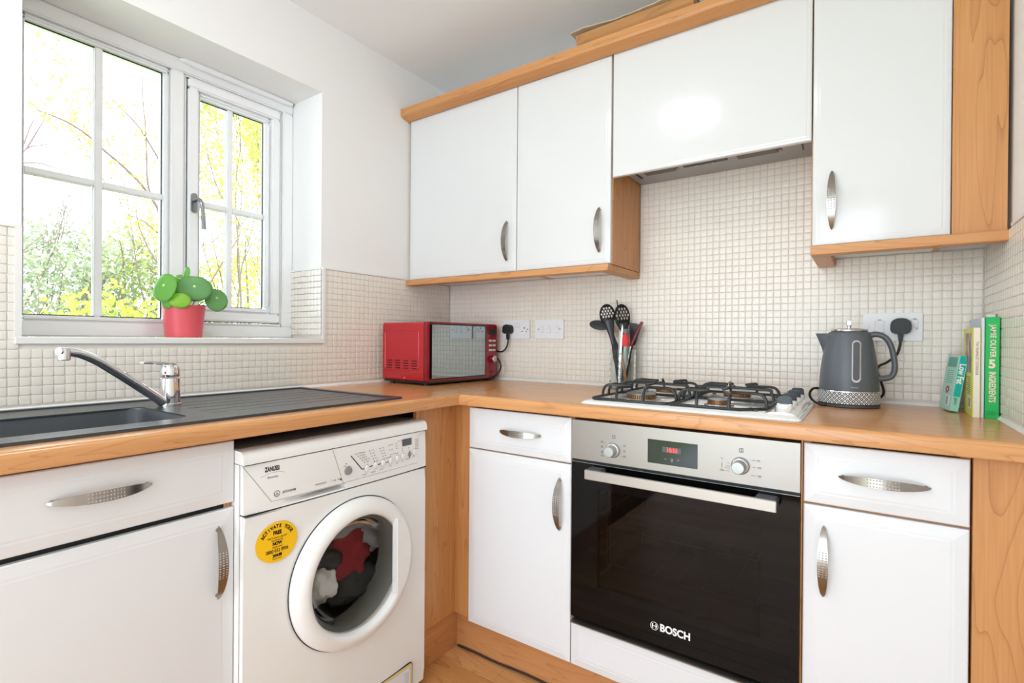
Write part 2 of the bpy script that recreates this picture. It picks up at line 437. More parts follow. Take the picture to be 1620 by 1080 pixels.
# handle
bm = B(); prism(bm, [(y, z) for y, z in rrect(-1.128, -1.108, 1.530, 1.598, .009)], -.196, -.188, 'x', bev=.002)
hb = mk('window_handle', bm, mat('satin_silver', '#a7abb0', .25, metal=1), sash, smooth=True)
bm = B(); tube(bm, catmull([(-.189, -1.118, 1.572), (-.165, -1.116, 1.574), (-.150, -1.112, 1.560), (-.147, -1.108, 1.52), (-.150, -1.104, 1.47)], 5), [.009]*8+[.0075]*8+[.0085]*5, 10, sx=.7)
mk('lever', bm, MC['satin_silver'], sash, smooth=True)
# trickle vent
bm = B(); tube(bm, [(-.2, -1.160, 2.047), (-.192, -1.150, 2.045), (-.19, -1.10, 2.044), (-.19, -.80, 2.044), (-.192, -.755, 2.045), (-.2, -.744, 2.047)], [.005, .011, .0125, .0125, .011, .005], 12, sx=.8)
mk('trickle_vent', bm, UPVC, win, smooth=True)
# sill board
bm = B(); box(bm, -.2, .004, WY0+.0005, WY1-.001, 1.083, 1.0955, bev=.003, seg=2); box(bm, -.0001, .0075, -1.6112, -.7287, 1.0765, 1.0954, bev=.002)
mk('window_sill', bm, TRIM, win, smooth=True)

# ------------------------------------------------------------------ worktop
ZT, ZB = .91, .8731; LX = .6006; BY = -.6265
def nose(f, sgn):
    """profile from wall to front along coordinate f; returns (pos,z) list"""
    r = .011; pts = []
    for i in range(7):
        a = pi/2*i/6; pts.append((f-sgn*r+sgn*r*sin(a), ZT-r+r*cos(a)))
    r2 = .005
    for i in range(4):
        a = pi/2*i/3; pts.append((f-sgn*r2+sgn*r2*cos(a), ZB+r2-r2*sin(a)))
    return pts
wt = thing('worktop', (.3, -.3, ZB), 'cherry wood-effect worktop turning the corner under microwave, hob and sink', 'worktop')
SKX0, SKX1, SKY0, SKY1 = .17, .470, -2.02, -1.388      # bowl cut-out
# left run: mitred at the inner corner
def run_piece(name, prof, mt, fn, a, b, flat_back):
    bm = B(); A = [bm.verts.new(fn(p, z, a(p))) for p, z in prof]; C = [bm.verts.new(fn(p, z, b(p))) for p, z in prof]
    k = len(prof)
    for i in range(k): bm.faces.new((A[i], A[(i+1) % k], C[(i+1) % k], C[i]))
    bm.faces.new(A); bm.faces.new(C[::-1]); return bm
profL = [(SKX1, ZB), (SKX1, ZT)] + nose(LX, 1)
bm = run_piece('w', profL, TOPY, lambda p, z, t: (p, t, z), lambda p: -2.4, lambda p: BY+(LX-p), 0)
box(bm, .0006, SKX1, -1.388, -.0006, ZB, ZT); box(bm, .0006, SKX0, -2.4, -1.388, ZB, ZT)
prism(bm, [(SKX1, BY+(LX-SKX1)), (SKX1, -.0006), (LX-.0001, -.0006), (LX-.0001, BY+.0001)][::1], ZB, ZT-.00005, 'z')
mk('left_run', bm, TOPY, wt, smooth=True, angle=25)
profB = [(-.0006, ZB), (-.0006, ZT)] + nose(BY, -1)
bm = run_piece('w', profB, TOPX, lambda p, z, t: (t, p, z), lambda p: (LX if p > BY+.011 else LX-(p-BY)*0+0) if False else LX - (0 if p > BY+.0111 else 0), lambda p: XW-.001, 0)
mk('back_run', bm, TOPX, wt, smooth=True, angle=25)

# ------------------------------------------------------------------ handles and doors
def handle_mesh(L=.162, hw=.0105, bow=.026):
    bm = B()
    def P(u, v):
        s = max(0, 1-(2*u/L)**2); w = hw*max(.06, s**.55 if s > 0 else .06)
        return (u, -(.004+bow*s**.8), v*w)
    us0 = [-L/2*cos(pi/2*i/12) for i in range(0, 9)]
    a = .030; us0 = [-L/2+(L/2-a)*(1-cos(pi/2*i/9)) for i in range(10)]
    for sgn in (-1, 1):
        cols = [[bm.verts.new(P(-sgn*u if sgn > 0 else u, v)) for v in (-1, -.67, -.33, 0, .33, .67, 1)] for u in us0]
        for c0, c1 in zip(cols, cols[1:]):
            for i in range(6): bm.faces.new((c0[i], c0[i+1], c1[i+1], c1[i]))
    nc, nr = 11, 3; du = 2*a/nc; ext = .86
    for i in range(nc):
        for j in range(nr):
            uc = -a+du*(i+.5); vc = -1+2*(j+.5)/nr
            ov = [(uc+dx*du/2, vc+dy/nr) for dx, dy in ((-1,-1),(0,-1),(1,-1),(1,0),(1,1),(0,1),(-1,1),(-1,0))]
            iv = [(uc+du*.29*cos(radians(225+45*k)), vc+.6/nr*sin(radians(225+45*k))) for k in range(8)]
            O = [bm.verts.new(P(*q)) for q in ov]; I = [bm.verts.new(P(*q)) for q in iv]
            for k in range(8): bm.faces.new((O[k], O[(k+1) % 8], I[(k+1) % 8], I[k]))
    bmesh.ops.remove_doubles(bm, verts=bm.verts, dist=.00025)
    bmesh.ops.recalc_face_normals(bm, faces=bm.faces)
    r = bmesh.ops.solidify(bm, geom=bm.faces[:], thickness=.0022)
    for u in (-L/2+.009, L/2-.009):
        b2 = lathe(B(), [(.0045, 0), (.0045, -.008)], (u, 0, 0), 'y', 12)
        me = bpy.data.meshes.new('t'); b2.to_mesh(me); b2.free(); bm.from_mesh(me); bpy.data.meshes.remove(me)
    bmesh.ops.recalc_face_normals(bm, faces=bm.faces)
    for f in bm.faces: f.smooth = True
    for e in bm.edges:
        if len(e.link_faces) == 2 and e.calc_face_angle(0) > radians(40): e.smooth = False
    me = bpy.data.meshes.new('handle'); bm.to_mesh(me); bm.free(); me.materials.append(NICKEL); return me
HM = handle_mesh()
def add_handle(parent, loc, vertical=False, rz=0):
    o = bpy.data.objects.new('handle', HM); o.location = loc
    o.rotation_euler = Euler((0, radians(90) if vertical else 0, rz), 'XYZ')
    COL.objects.link(o); o.parent = parent; o.matrix_parent_inverse = W(parent).inverted(); return o
def door_bm(w, h, t=.018, bev=.026, fall=.0042):
    """front faces -y at y=-t.. ; origin lower left back"""
    bm = B()
    def R(i, y): return [bm.verts.new(p) for p in ((i, y, i), (w-i, y, i), (w-i, y, h-i), (i, y, h-i))]
    rings = [R(0, 0), R(0, -(t-fall-.002)), R(.002, -(t-fall)), R(bev, -t), ]
    for a, b in zip(rings, rings[1:]):
        for k in range(4): bm.faces.new((a[k], a[(k+1) % 4], b[(k+1) % 4], b[k]))
    bm.faces.new(rings[0][::-1]); bm.faces.new(rings[-1])
    es = [e for e in bm.edges if all(abs(v.co.y+t) < 1e-6 for v in e.verts)]
    bmesh.ops.bevel(bm, geom=es, offset=.004, segments=2, affect='EDGES')
    return bm
def door(name, x0, x1, z0, z1, yf, m, parent, side='back', **k):
    """side back: front plane y=yf between x0..x1; side left: front plane x=yf between y x0..x1"""
    bm = door_bm(x1-x0, z1-z0, **k)
    if side == 'back': xf(bm, Matrix.Translation((x0, yf+.018, z0)))
    else: xf(bm, Matrix.Translation((yf-.018, x0, z0)) @ Matrix.Rotation(radians(90), 4, 'Z'))
    return mk(name, bm, m, parent, smooth=True, angle=8)

# ------------------------------------------------------------------ base units, back run
YF = -.59; ZTOP = .8626; ZD = .7245; ZBOT = .1257
def carcass(parent, x0, x1, yf, z0=.13, z1=.872, m=None, t=.016):
    bm = B(); yb = -.012
    box(bm, x0, x0+t, yf, yb, z0, z1); box(bm, x1-t, x1, yf, yb, z0, z1)
    box(bm, x0+t, x1-t, yf, yb, z0, z0+t); box(bm, x0+t, x1-t, yb-.008, yb, z0+t, z1)
    return mk('carcass', bm, m or WOODZ, parent)
c1 = thing('base_cabinet', (.8165, -.3, .13), 'narrow white base cabinet with drawer between corner post and oven', 'cabinet')
carcass(c1, .612, 1.0115, YF+.0185)
bm = B(); box(bm, .6285, .995, YF+.019, YF+.03, .70, .74); mk('rail', bm, WOODX, c1)
d = door('drawer', .6146, 1.0105, .7268, ZTOP, YF, SATINW, c1); add_handle(d, (.829, YF, .7975))
d = door('door', .6146, 1.0105, ZBOT, .7222, YF, SATINW, c1); add_handle(d, (.9755, YF, .599), True)
c2 = thing('base_cabinet', (1.768, -.3, .13), 'white base cabinet with drawer to the right of the oven', 'cabinet')
carcass(c2, 1.617, 1.912, YF+.0185)
bm = B(); box(bm, 1.633, 1.896, YF+.019, YF+.03, .70, .74); mk('rail', bm, WOODX, c2)
d = door('drawer', 1.6195, 1.9095, .7268, ZTOP, YF, SATINW, c2); add_handle(d, (1.768, YF, .7965))
d = door('door', 1.6195, 1.9095, ZBOT, .7212, YF, SATINW, c2); add_handle(d, (1.660, YF, .599), True)
oh = thing('oven_housing', (1.314, -.3, .13), 'white panelled housing unit under and around the oven', 'cabinet')
bm = B(); box(bm, 1.0117, 1.0165, YF+.0185, -.012, .13, .872); box(bm, 1.614, 1.6168, YF+.006, -.012, .13, .872)
box(bm, 1.0166, 1.6139, YF+.02, -.012, .24, .256); mk('carcass', bm, WOODZ, oh)
door('lower_panel', 1.0135, 1.6155, ZBOT, .257, YF, SATINW, oh)
bm = B(); prism(bm, [(-.604, .2600), (-.604, .2632), (-.57, .270), (-.57, .260)], 1.02, 1.612, 'x'); mk('metal_strip', bm, STEEL, oh)
bm = B(); box(bm, .541, .6115, -.572, -.556, .128, .8728, bev=.001); box(bm, .525, .5408, -.765, -.5562, .128, .8728, bev=.001)
tag(mk('corner_post', bm, WOODZ), 'wood-effect corner post between washing machine and narrow cabinet', 'panel')
bm = B(); box(bm, 1.9145, XW-.001, -.582, -.56, .0, .8728, bev=.001)
tag(mk('filler_panel', bm, WOODZ), 'tall wood-effect filler panel against the right wall below the worktop', 'panel')
# plinths
PLW = wood('plinth_laminate', '#cf9560', '#b9794a', '#935630', 'x', rough=.4)
bm = B(); box(bm, .5359, 1.9140, -.5525, -.536, .0005, .1275); tag(mk('plinth', bm, PLW), 'wood-effect plinth under the narrow cabinet and oven', 'plinth')
PLWY = wood('plinth_laminate_y', '#cf9560', '#b9794a', '#935630', 'y', rough=.4)
bm = B(); box(bm, .52, .5357, -.768, -.5527, .0005, .1275); tag(mk('plinth', bm, PLWY), 'short wood-effect plinth beside the washing machine foot', 'plinth')
# flooring scribe: loose dark cord along back plinth
bm = B(); tube(bm, catmull([(.545, -.5565, .004), (.62, -.5565, .006), (.70, -.557, .004), (.85, -.558, .010), (1.0, -.557, .006), (1.3, -.556, .005)], 6), .0035, 8)
tag(mk('floor_cable', bm, mat('dark_brown_rubber', '#3c2a1e', .7)), 'thin dark cable lying along the foot of the plinth', 'cable')

# ------------------------------------------------------------------ sink unit (left run)
XF = .5615
c3 = thing('sink_cabinet', (.3, -1.645, .13), 'white sink cabinet with long drawer front left of washing machine', 'cabinet')
bm = B(); x1 = XF-.0185
for ya, yb in ((-1.9445, -1.93), (-1.3700, -1.3545)): box(bm, .012, x1, ya, yb, .13, .872)
box(bm, .012, x1, -1.9299, -1.3701, .13, .146); box(bm, .012, .02, -1.9299, -1.3701, .147, .70)
mk('carcass', bm, WOODZ, c3)
bm = B(); box(bm, x1-.012, x1-.0005, -1.9295, -1.3705, .69, .74); mk('shadow_rail', bm, DARKG, c3)
d = door('drawer', -1.9415, -1.3540, .7245, ZTOP, XF, SATINW, c3, side='left'); add_handle(d, (XF, -1.600, .8045), False, radians(90))
d = door('door', -1.9415, -1.3540, ZBOT, .7125, XF, SATINW, c3, side='left'); add_handle(d, (XF, -1.392, .600), True, radians(90))
bm = B(); box(bm, .52, .5357, -1.943, -1.362, .0005, .1255); tag(mk('plinth', bm, PLWY), 'wood-effect plinth under the sink cabinet', 'plinth')

# ------------------------------------------------------------------ wall units
YU = -.2825; UZ0 = 1.366; UZ1 = 2.1027
def wall_carcass(parent, x0, x1, z0, z1, left=WOODZ, right=WOODZ):
    t = .0155; yf = YU+.0185; yb = -.0055
    for a, b in ((x0, x0+t), (x1-t, x1)):
        bm = B(); box(bm, a, b, yf, yb, z0, z1); mk('side_panel', bm, WOODZ, parent)
    bm = B(); box(bm, x0+t, x1-t, yf, yb, z0, z0+t); box(bm, x0+t, x1-t, yf, yb, z1-t, z1); box(bm, x0+t, x1-t, yb-.006, yb, z0+t, z1-t)
    mk('carcass', bm, CARC, parent)
w1 = thing('wall_cabinet', (.3, -.14, UZ0), 'white gloss wall cabinet above the microwave, nearest the window', 'cabinet')
wall_carcass(w1, -.0065, .5965, UZ0, UZ1)
d = door('door', .0025, .5955, 1.3685, UZ1-.001, YU, GLOSSW, w1, bev=.014, fall=.0022); add_handle(d, (.5535, YU, 1.4905), True)
w2 = thing('wall_cabinet', (.8, -.14, UZ0), 'white gloss wall cabinet above the utensil jar, left of the hood', 'cabinet')
wall_carcass(w2, .597, .9985, UZ0, UZ1)
d = door('door', .5985, .9955, 1.3685, UZ1-.001, YU, GLOSSW, w2, bev=.014, fall=.0022); add_handle(d, (.955, YU, 1.4885), True)
w3 = thing('hood_cabinet', (1.3, -.14, 1.71), 'wide white gloss flap cabinet that conceals the cooker hood', 'cabinet')
bm = B(); box(bm, 1.0, 1.604, YU+.0185, -.0055, 1.80, UZ1); mk('carcass', bm, CARC, w3)
door('flap_door', 1.0025, 1.6045, 1.668, UZ1-.001, YU, GLOSSW, w3, bev=.010, fall=.002)
w4 = thing('wall_cabinet', (1.76, -.14, UZ0), 'tall narrow white wall cabinet above the kettle', 'cabinet')
wall_carcass(w4, 1.6056, 1.9075, UZ0, UZ1)
d = door('door', 1.6085, 1.9068, 1.3675, UZ1-.001, YU, GLOSSW, w4, bev=.014, fall=.0022); add_handle(d, (1.655, YU, 1.489), True)
bm = B(); box(bm, 1.9090, XW-.001, YU+.004, YU+.022, UZ0-.0005, UZ1, bev=.0008)
tag(mk('filler_panel', bm, wood('filler_upright', WL, WDk, WLn, 'z', seed=4.4)), 'wood-effect filler panel between narrow wall cabinet and right wall', 'panel')
# light pelmets
pm = thing('light_pelmet', (.5, -.29, 1.342), 'wood-effect pelmet strip under the two left wall cabinets', 'pelmet')
bm = B(); box(bm, .001, .9995, -.305, -.26, 1.3405, 1.3635, bev=.0015); mk('front_strip', bm, WOODX, pm)
bm = B(); box(bm, .9550, .9998, -.2598, -.0055, 1.3405, 1.3635, bev=.0015); mk('side_strip', bm, WOODY, pm)
pm = thing('light_pelmet', (1.8, -.29, 1.342), 'wood-effect pelmet strip under the narrow right wall cabinet', 'pelmet')
bm = B(); box(bm, 1.6065, XW-.001, -.305, -.26, 1.3385, 1.3640, bev=.0015); mk('front_strip', bm, WOODX, pm)
bm = B(); box(bm, 1.6065, 1.6530, -.2598, -.0055, 1.3385, 1.3640, bev=.0015); mk('side_strip', bm, WOODY, pm)
# underlights / dark openings in cabinet bases
bm = B(); box(bm, 1.89, 1.995, -.235, -.165, 1.3590, 1.3652); tag(mk('cabinet_vent', bm, DARKG, w4), None)
bm = B(); box(bm, .06, .22, -.215, -.165, 1.3560, 1.3652); mk('under_cabinet_light', bm, mat('dark_grey_plastic', '#3b3d40', .4), w1)
# cornice
bm = B(); prism(bm, [(-.287, 2.0925), (-.318, 2.0990), (-.331, 2.1070), (-.334, 2.1150), (-.334, 2.1370), (-.262, 2.1370), (-.262, 2.1028), (-.2868, 2.1028)], -.0065, XW-.001, 'x')
tag(mk('cornice', bm, WOODX, smooth=True, angle=20), 'long wood-effect cornice running along the tops of the wall cabinets', 'cornice')
# hood
hd = thing('cooker_hood', (1.3, -.14, 1.708), 'grey integrated cooker hood under the wide flap cabinet', 'cooker hood')
bm = B(); box(bm, 1.0028, 1.6035, -.258, -.0055, 1.7085, 1.7995, bev=.002); mk('housing', bm, HOODM, hd, smooth=True)
HFIL = mat('hood_filter_mesh', '#7c7468', .5, metal=.7, bump=.5, bscale=700)
HFY = -.112
for x0, x1 in ((1.065, 1.175), (1.380, 1.500)):
    bm = B(); box(bm, x0, x1, -.252, HFY, 1.7055, 1.7084, bev=.001)
    f = mk('grease_filter', bm, HFIL, hd)
    bm = B(); box(bm, x1+.002, x1+.012, -.140, -.118, 1.7035, 1.7084, bev=.0015); mk('catch', bm, STEEL, f)
bm = B(); box(bm, 1.205, 1.350, -.250, -.128, 1.7050, 1.7084, bev=.001); cp = mk('control_strip', bm, mat('black_plastic', '#1d1e20', .35), hd)
for x in (1.250, 1.305):
    bm = B(); lathe(bm, [(.004, 0), (.004, -.004), (.002, -.0045)], (x, -.140, 1.7050), 'z', 12); mk('button', bm, CHROME, cp)
for x, s in ((1.030, 1), (1.570, -1)):
    bm = B(); prism(bm, [(x, -.19), (x+.005, -.19), (x+.006*s+.006, -.09), (x+.006*s+.001, -.09)], 1.7062, 1.7084, 'z'); mk('vent_slit', bm, MC['black_plastic'], hd)
# cardboard parcel on top
CB = wood('ribbed_brown_card', '#c79257', '#a9733e', '#875326', 'x', rough=.6)
cbx = thing('cardboard_box', (1.07, -.25, 2.137), 'long flat brown cardboard box lying on top of the cornice', 'box')
bm = B(); prism(bm, [(-.300, 2.1374), (-.318, 2.158), (-.313, 2.160), (-.326, 2.1815), (-.10, 2.188), (-.10, 2.1374)], .875, 1.285, 'x', bev=.001); mk('carton', bm, CB, cbx)
bm = B(); top = []
for i in range(25):
    t = i/24; x = .862+.425*t; yv = -.333-.006*sin(9*t+1)-.004*rng.random(); zv = 2.1835+.003*sin(7*t)+.002*rng.random()
    top.append((bm.verts.new((x, yv, zv)), bm.verts.new((x, -.22, 2.1895)), bm.verts.new((x, yv+.001, zv+.004)), bm.verts.new((x, -.22, 2.1935))))
for a, b in zip(top, top[1:]):
    bm.faces.new((a[0], b[0], b[1], a[1])); bm.faces.new((a[2], a[3], b[3], b[2])); bm.faces.new((a[0], a[2], b[2], b[0])); bm.faces.new((a[1], b[1], b[3], a[3]))
bm.faces.new((top[0][0], top[0][1], top[0][3], top[0][2])); bm.faces.new((top[-1][0], top[-1][2], top[-1][3], top[-1][1]))
mk('top_flap', bm, mat('pale_torn_card', '#c4b193', .85, bump=.3, bscale=80), cbx)

# ------------------------------------------------------------------ oven
OX0, OX1 = 1.0175, 1.6135
ov = thing('oven', (1.315, -.3, .276), 'built-in stainless steel oven with black glass door and clock at 16:16', 'oven')
bm = B(); box(bm, OX0, OX1, -.596, -.57, .7455, .8622, bev=.001); pnl = mk('control_panel', bm, STEEL, ov)
OBLK = mat('oven_black_glass', '#08090a', .04, spec=.3)
OBK2 = mat('oven_gap_black', '#08090b', .5)
bm = B(); box(bm, OX0+.002, OX1-.002, -.578, -.03, .277, .7454); 
# cavity: keep only outer shell with a recess
bm.free()
CAVX0, CAVX1, CAVZ0, CAVZ1 = 1.085, 1.545, .365, .685
ENAM = mat('dark_enamel', '#4b4b4c', .35, bump=.15, bscale=300)
bm = B()
box(bm, CAVX0-.02, CAVX0, -.575, -.13, CAVZ0-.02, CAVZ1+.02); box(bm, CAVX1, CAVX1+.02, -.575, -.13, CAVZ0-.02, CAVZ1+.02)
box(bm, CAVX0, CAVX1, -.575, -.13, CAVZ0-.02, CAVZ0); box(bm, CAVX0, CAVX1, -.575, -.13, CAVZ1, CAVZ1+.02); box(bm, CAVX0, CAVX1, -.15, -.13, CAVZ0, CAVZ1)
mk('cavity', bm, ENAM, ov)
# door with window
gd = bpy.data.materials.new('smoked_oven_glass'); gd.use_nodes = True; n = gd.node_tree; n.nodes.clear()
out = N(n, 'ShaderNodeOutputMaterial'); tr = N(n, 'ShaderNodeBsdfTransparent'); tr.inputs[0].default_value = (.38, .39, .40, 1)
go = N(n, 'ShaderNodeBsdfGlossy', Roughness=.02); fr = N(n, 'ShaderNodeFresnel', IOR=1.36); ms = N(n, 'ShaderNodeMixShader')
n.links.new(fr.outputs[0], ms.inputs[0]); n.links.new(tr.outputs[0], ms.inputs[1]); n.links.new(go.outputs[0], ms.inputs[2]); n.links.new(ms.outputs[0], out.inputs[0])
GX0, GX1, GZ0, GZ1 = 1.1015, 1.5305, .384, .666
bm = B()
box(bm, OX0, GX0, -.594, -.576, .2762, .7385); box(bm, GX1, OX1, -.594, -.576, .2762, .7385)
box(bm, GX0, GX1, -.594, -.576, .2762, GZ0); box(bm, GX0, GX1, -.594, -.576, GZ1, .7385)
bmesh.ops.remove_doubles(bm, verts=bm.verts, dist=1e-5)
dr = mk('door', bm, OBLK, ov)
bm = B(); box(bm, GX0, GX1, -.5938, -.590, GZ0, GZ1); mk('door_window', bm, gd, dr)
bm = B(); ring_ = None
box(bm, OX0+.001, OX1-.001, -.592, -.577, .7387, .7452); mk('shadow_gap', bm, OBK2, ov)
bm = B(); box(bm, OX0+.001, OX1-.001, -.5945, -.5935, .7370, .7383); mk('chrome_edge', bm, STEEL, dr)
# bar handle
hh = bpy.data.objects.new('handle', None); hh.location = (1.32, -.63, .716); link(hh, dr)
hh.parent = dr; 
bm = B(); box(bm, 1.083, 1.570, -.6440, -.6330, .7035, .7305, bev=.0015); mk('handle_bar', bm, HANDST, dr)
for x0, x1 in ((1.083, 1.128), (1.5225, 1.570)):
    bm = B(); box(bm, x0, x1, -.6328, -.5946, .7050, .7315, bev=.003, seg=2); mk('handle_mount', bm, mat('slate_plastic', '#4b5058', .35), dr)
bpy.data.objects.remove(hh)
# racks and tray inside
WIRE = mat('oven_rack_wire', '#b8b3ab', .3, metal=1)
for zz in (.435, .545):
    bm = B(); pts = [(CAVX0+.012, -.535, zz+.012), (CAVX0+.025, -.54, zz), (CAVX1-.025, -.54, zz), (CAVX1-.012, -.535, zz+.012)]
    tube(bm, pts, .0022, 6); tube(bm, [(CAVX0+.02, -.17, zz), (CAVX1-.02, -.17, zz)], .002, 6)
    for i in range(7):
        x = CAVX0+.03+i*(CAVX1-CAVX0-.06)/6; tube(bm, [(x, -.54, zz), (x, -.17, zz)], .0011, 5)
    mk('oven_rack', bm, WIRE, ov, smooth=True)
for side, xx in (('l', CAVX0+.006), ('r', CAVX1-.006)):
    bm = B()
    for k in range(5): tube(bm, [(xx, -.55, .40+k*.06), (xx, -.17, .40+k*.06)], .0018, 5)
    for yv in (-.5, -.48, -.2): tube(bm, [(xx, yv, .375), (xx, yv, .675)], .0022, 5)
    mk('side_rail', bm, WIRE, ov, smooth=True)
bm = B(); box(bm, CAVX0+.07, CAVX1-.02, -.50, -.18, .553, .557); box(bm, CAVX0+.07, CAVX1-.02, -.505, -.5, .553, .585)
box(bm, CAVX1-.022, CAVX1-.019, -.50, -.18, .557, .585); mk('baking_tray', bm, mat('grey_tray', '#6d6d6c', .35, metal=.6), ov)
# controls
KN = mat('satin_knob', '#b4b8b5', .3, metal=.35); KNR = mat('silver_knob_ring', '#bfbfbe', .25, metal=.5)
for x, z in ((1.149, .786), (1.484, .791)):
    bm = B(); lathe(bm, [(.0215, -.5962+.596), (.0210, -.005), (.019, -.008), (.0165, -.009)], (x, -.5962, z), 'y', 40); k = mk('knob', bm, KNR, ov, smooth=True)
    bm = B(); lathe(bm, [(.0160, -.009), (.0152, -.030), (.0135, -.0325), (0, -.033)], (x, -.5962, z), 'y', 40); mk('knob_cap', bm, KN, k, smooth=True)
PR = mat('grey_print', '#55524f', .6)
X, Z = (1, 0, 0), (0, 0, 1)
bm = B()
def sq(bm, x, z, w, h, t=.0012):
    for a, b, c, d_ in ((x-w, x+w, z+h-t, z+h), (x-w, x+w, z-h, z-h+t), (x-w, x-w+t, z-h+t, z+h-t), (x+w-t, x+w, z-h+t, z+h-t)): box(bm, a, b, -.5966, -.596, c, d_)
sq(bm, 1.151, .8235, .0042, .0048); sq(bm, 1.486, .829, .0048, .0052); box(bm, 1.4853, 1.4867, -.5966, -.596, .8245, .8335)
for dx, dz in ((-.034, .020), (-.034, .006), (-.034, -.009), (-.034, -.019), (.034, .016), (.034, .001), (.034, -.014)):
    sq(bm, 1.149+dx, .786+dz, .0028, .0026, .0009)
for dx, dz, l in ((-.026, .018, .006), (-.026, -.020, .006), (.026, .015, .006), (.026, -.014, .006)): box(bm, 1.149+dx-l/2, 1.149+dx+l/2, -.5966, -.596, .786+dz-.0003, .786+dz+.0003)
for dx, dz, l in ((.030, .017, .010), (.031, .000, .006), (.029, -.020, .010), (-.030, -.017, .012), (-.030, -.010, .012), (-.029, -.005, .010), (-.028, .003, .006)): box(bm, 1.484+dx-l/2, 1.484+dx+l/2, -.5966, -.596, .791+dz-.0004, .791+dz+.0004)
tag(mk('dial_marks', bm, PR, ov), kind='stuff')
T0 = dict(depth=.00015)
DL_ = texts('dial_lettering', [(s, .0068, (1.484+dx, -.5965, .791+dz), X, Z, T0) for s, dx, dz in
      (('50', .041, .017), ('100', .042, .000), ('150', .042, -.020), ('200', -.043, -.017), ('°C', -.043, .012), ('3', -.043, .0), ('2', -.043, -.005), ('1', -.043, -.010), ('250', -.043, -.0045))][:8], PR, ov); DL_['kind'] = 'stuff'
bm = B(); box(bm, 1.2500, 1.3818, -.5975, -.596, .7668, .8303, bev=.0004); disp = mk('clock_display', bm, mat('display_black', '#17181c', .12), ov)
bm = B(); box(bm, 1.290, 1.340, -.5979, -.5975, .7995, .8145); mk('clock_window', bm, mat('display_grey', '#4c5058', .2), disp)
RED = mat('red_led', '#ff3030', .5, emit='#ff3838', es=2.5)
texts('clock_digits', [('16:16', .0165, (1.316, -.5981, .8068), X, Z, dict(depth=.0001, bold=.0004, font_sx=.82))], RED, disp)
texts('clock_symbols', [('–', .012, (1.299, -.5978, .7825), X, Z, T0), ('+', .011, (1.333, -.5978, .7825), X, Z, T0), ('o', .013, (1.316, -.5978, .783), X, Z, T0), ('=', .008, (1.316, -.5978, .7765), X, Z, T0)], mat('pale_print', '#a9adb3', .5), disp)
LW_ = mat('white_lettering', '#f1f1ef', .5)
bm0 = texts('brand_lettering', [('BOSCH', .0268, (1.3270, -.5942, .3260), X, Z, dict(depth=.0002, bold=.0009, font_sx=.92))], LW_, dr)
bm = B()
for r0, r1 in ((.0098, .0110),):
    ro = [(1.2715+r1*cos(2*pi*i/32), .3262+r1*sin(2*pi*i/32)) for i in range(32)]; ri = [(1.2715+r0*cos(2*pi*i/32), .3262+r0*sin(2*pi*i/32)) for i in range(32)]
    A = [bm.verts.new((x, -.5944, z)) for x, z in ro]; C = [bm.verts.new((x, -.5944, z)) for x, z in ri]
    for i in range(32): bm.faces.new((A[i], A[(i+1) % 32], C[(i+1) % 32], C[i]))
for s in (-1, 1):
    prism(bm, [(1.2715+s*.0030, .3262-.0065), (1.2715+s*.0058, .3262-.0055), (1.2715+s*.0075, .3262), (1.2715+s*.0058, .3262+.0055), (1.2715+s*.0030, .3262+.0065), (1.2715+s*.0040, .3262)], -.5945, -.5941, 'y')
box(bm, 1.2675, 1.2755, -.5945, -.5941, .3254, .3270)
mk('brand_emblem', bm, LW_, dr)

# ------------------------------------------------------------------ hob
HW = mat('white_enamel', '#f4f3f0', .08, coat=.4)
IRON = mat('black_pan_support', '#26282b', .38)
hob = thing('gas_hob', (1.325, -.35, ZT), 'white enamel four-burner gas hob with black pan supports', 'hob')
HX0, HX1, HY0, HY1 = 1.040, 1.614, -.592, -.095
bm = B()
o1 = rrect(HX0, HX1, HY0, HY1, .012, 4); o2 = rrect(HX0+.010, HX1-.008, HY0+.010, HY1-.010, .012, 4)
A = [bm.verts.new((x, y, ZT+.0003)) for x, y in o1]; C = [bm.verts.new((x, y, ZT+.0105)) for x, y in o2]
A2 = [bm.verts.new((x, y, ZT+.003)) for x, y in o1]
m_ = len(o1)
for i in range(m_):
    bm.faces.new((A[i], A[(i+1) % m_], A2[(i+1) % m_], A2[i])); bm.faces.new((A2[i], A2[(i+1) % m_], C[(i+1) % m_], C[i]))
bm.faces.new(C); bm.faces.new(A[::-1])
bmesh.ops.bevel(bm, geom=[e for e in bm.edges if all(abs(v.co.z-ZT-.0105) < 1e-6 for v in e.verts)], offset=.004, segments=3, affect='EDGES')
mk('hob_plate', bm, HW, hob, smooth=True, angle=40)
# sloping control ridge at the right
bm = B(); prism(bm, [(1.530, ZT+.0098), (1.548, ZT+.0165), (1.570, ZT+.0175), (1.592, ZT+.0150), (1.602, ZT+.0098)], HY0+.020, HY1-.02, 'y', bev=.002); mk('control_ridge', bm, HW, hob, smooth=True)
for y in (-.475, -.375, -.275, -.175):
    bm = B(); lathe(bm, [(.0205, 0), (.020, .006), (.016, .011), (0, .0125)], (1.5655, y, ZT+.0165), 'z', 32)
    k = mk('knob', bm, HW, hob, smooth=True)
    bm = B(); prism(bm, [(1.547, ZT+.025), (1.5845, ZT+.025), (1.5815, ZT+.047), (1.5515, ZT+.047)], y-.0065, y+.0065, 'y', bev=.0028)
    mk('knob_grip', bm, mat('slate_grip', '#3d4046', .35), k, smooth=True)
    bm = B(); box(bm, 1.5500, 1.5810, y-.0070, y-.0066, ZT+.026, ZT+.028); mk('knob_marker', bm, CHROME, k)
BRN = mat('burner_brass_ring', '#a8774d', .4, metal=.7, vary=.3, vscale=90); BCAP = mat('burner_cap', '#8e9196', .3, metal=.6)
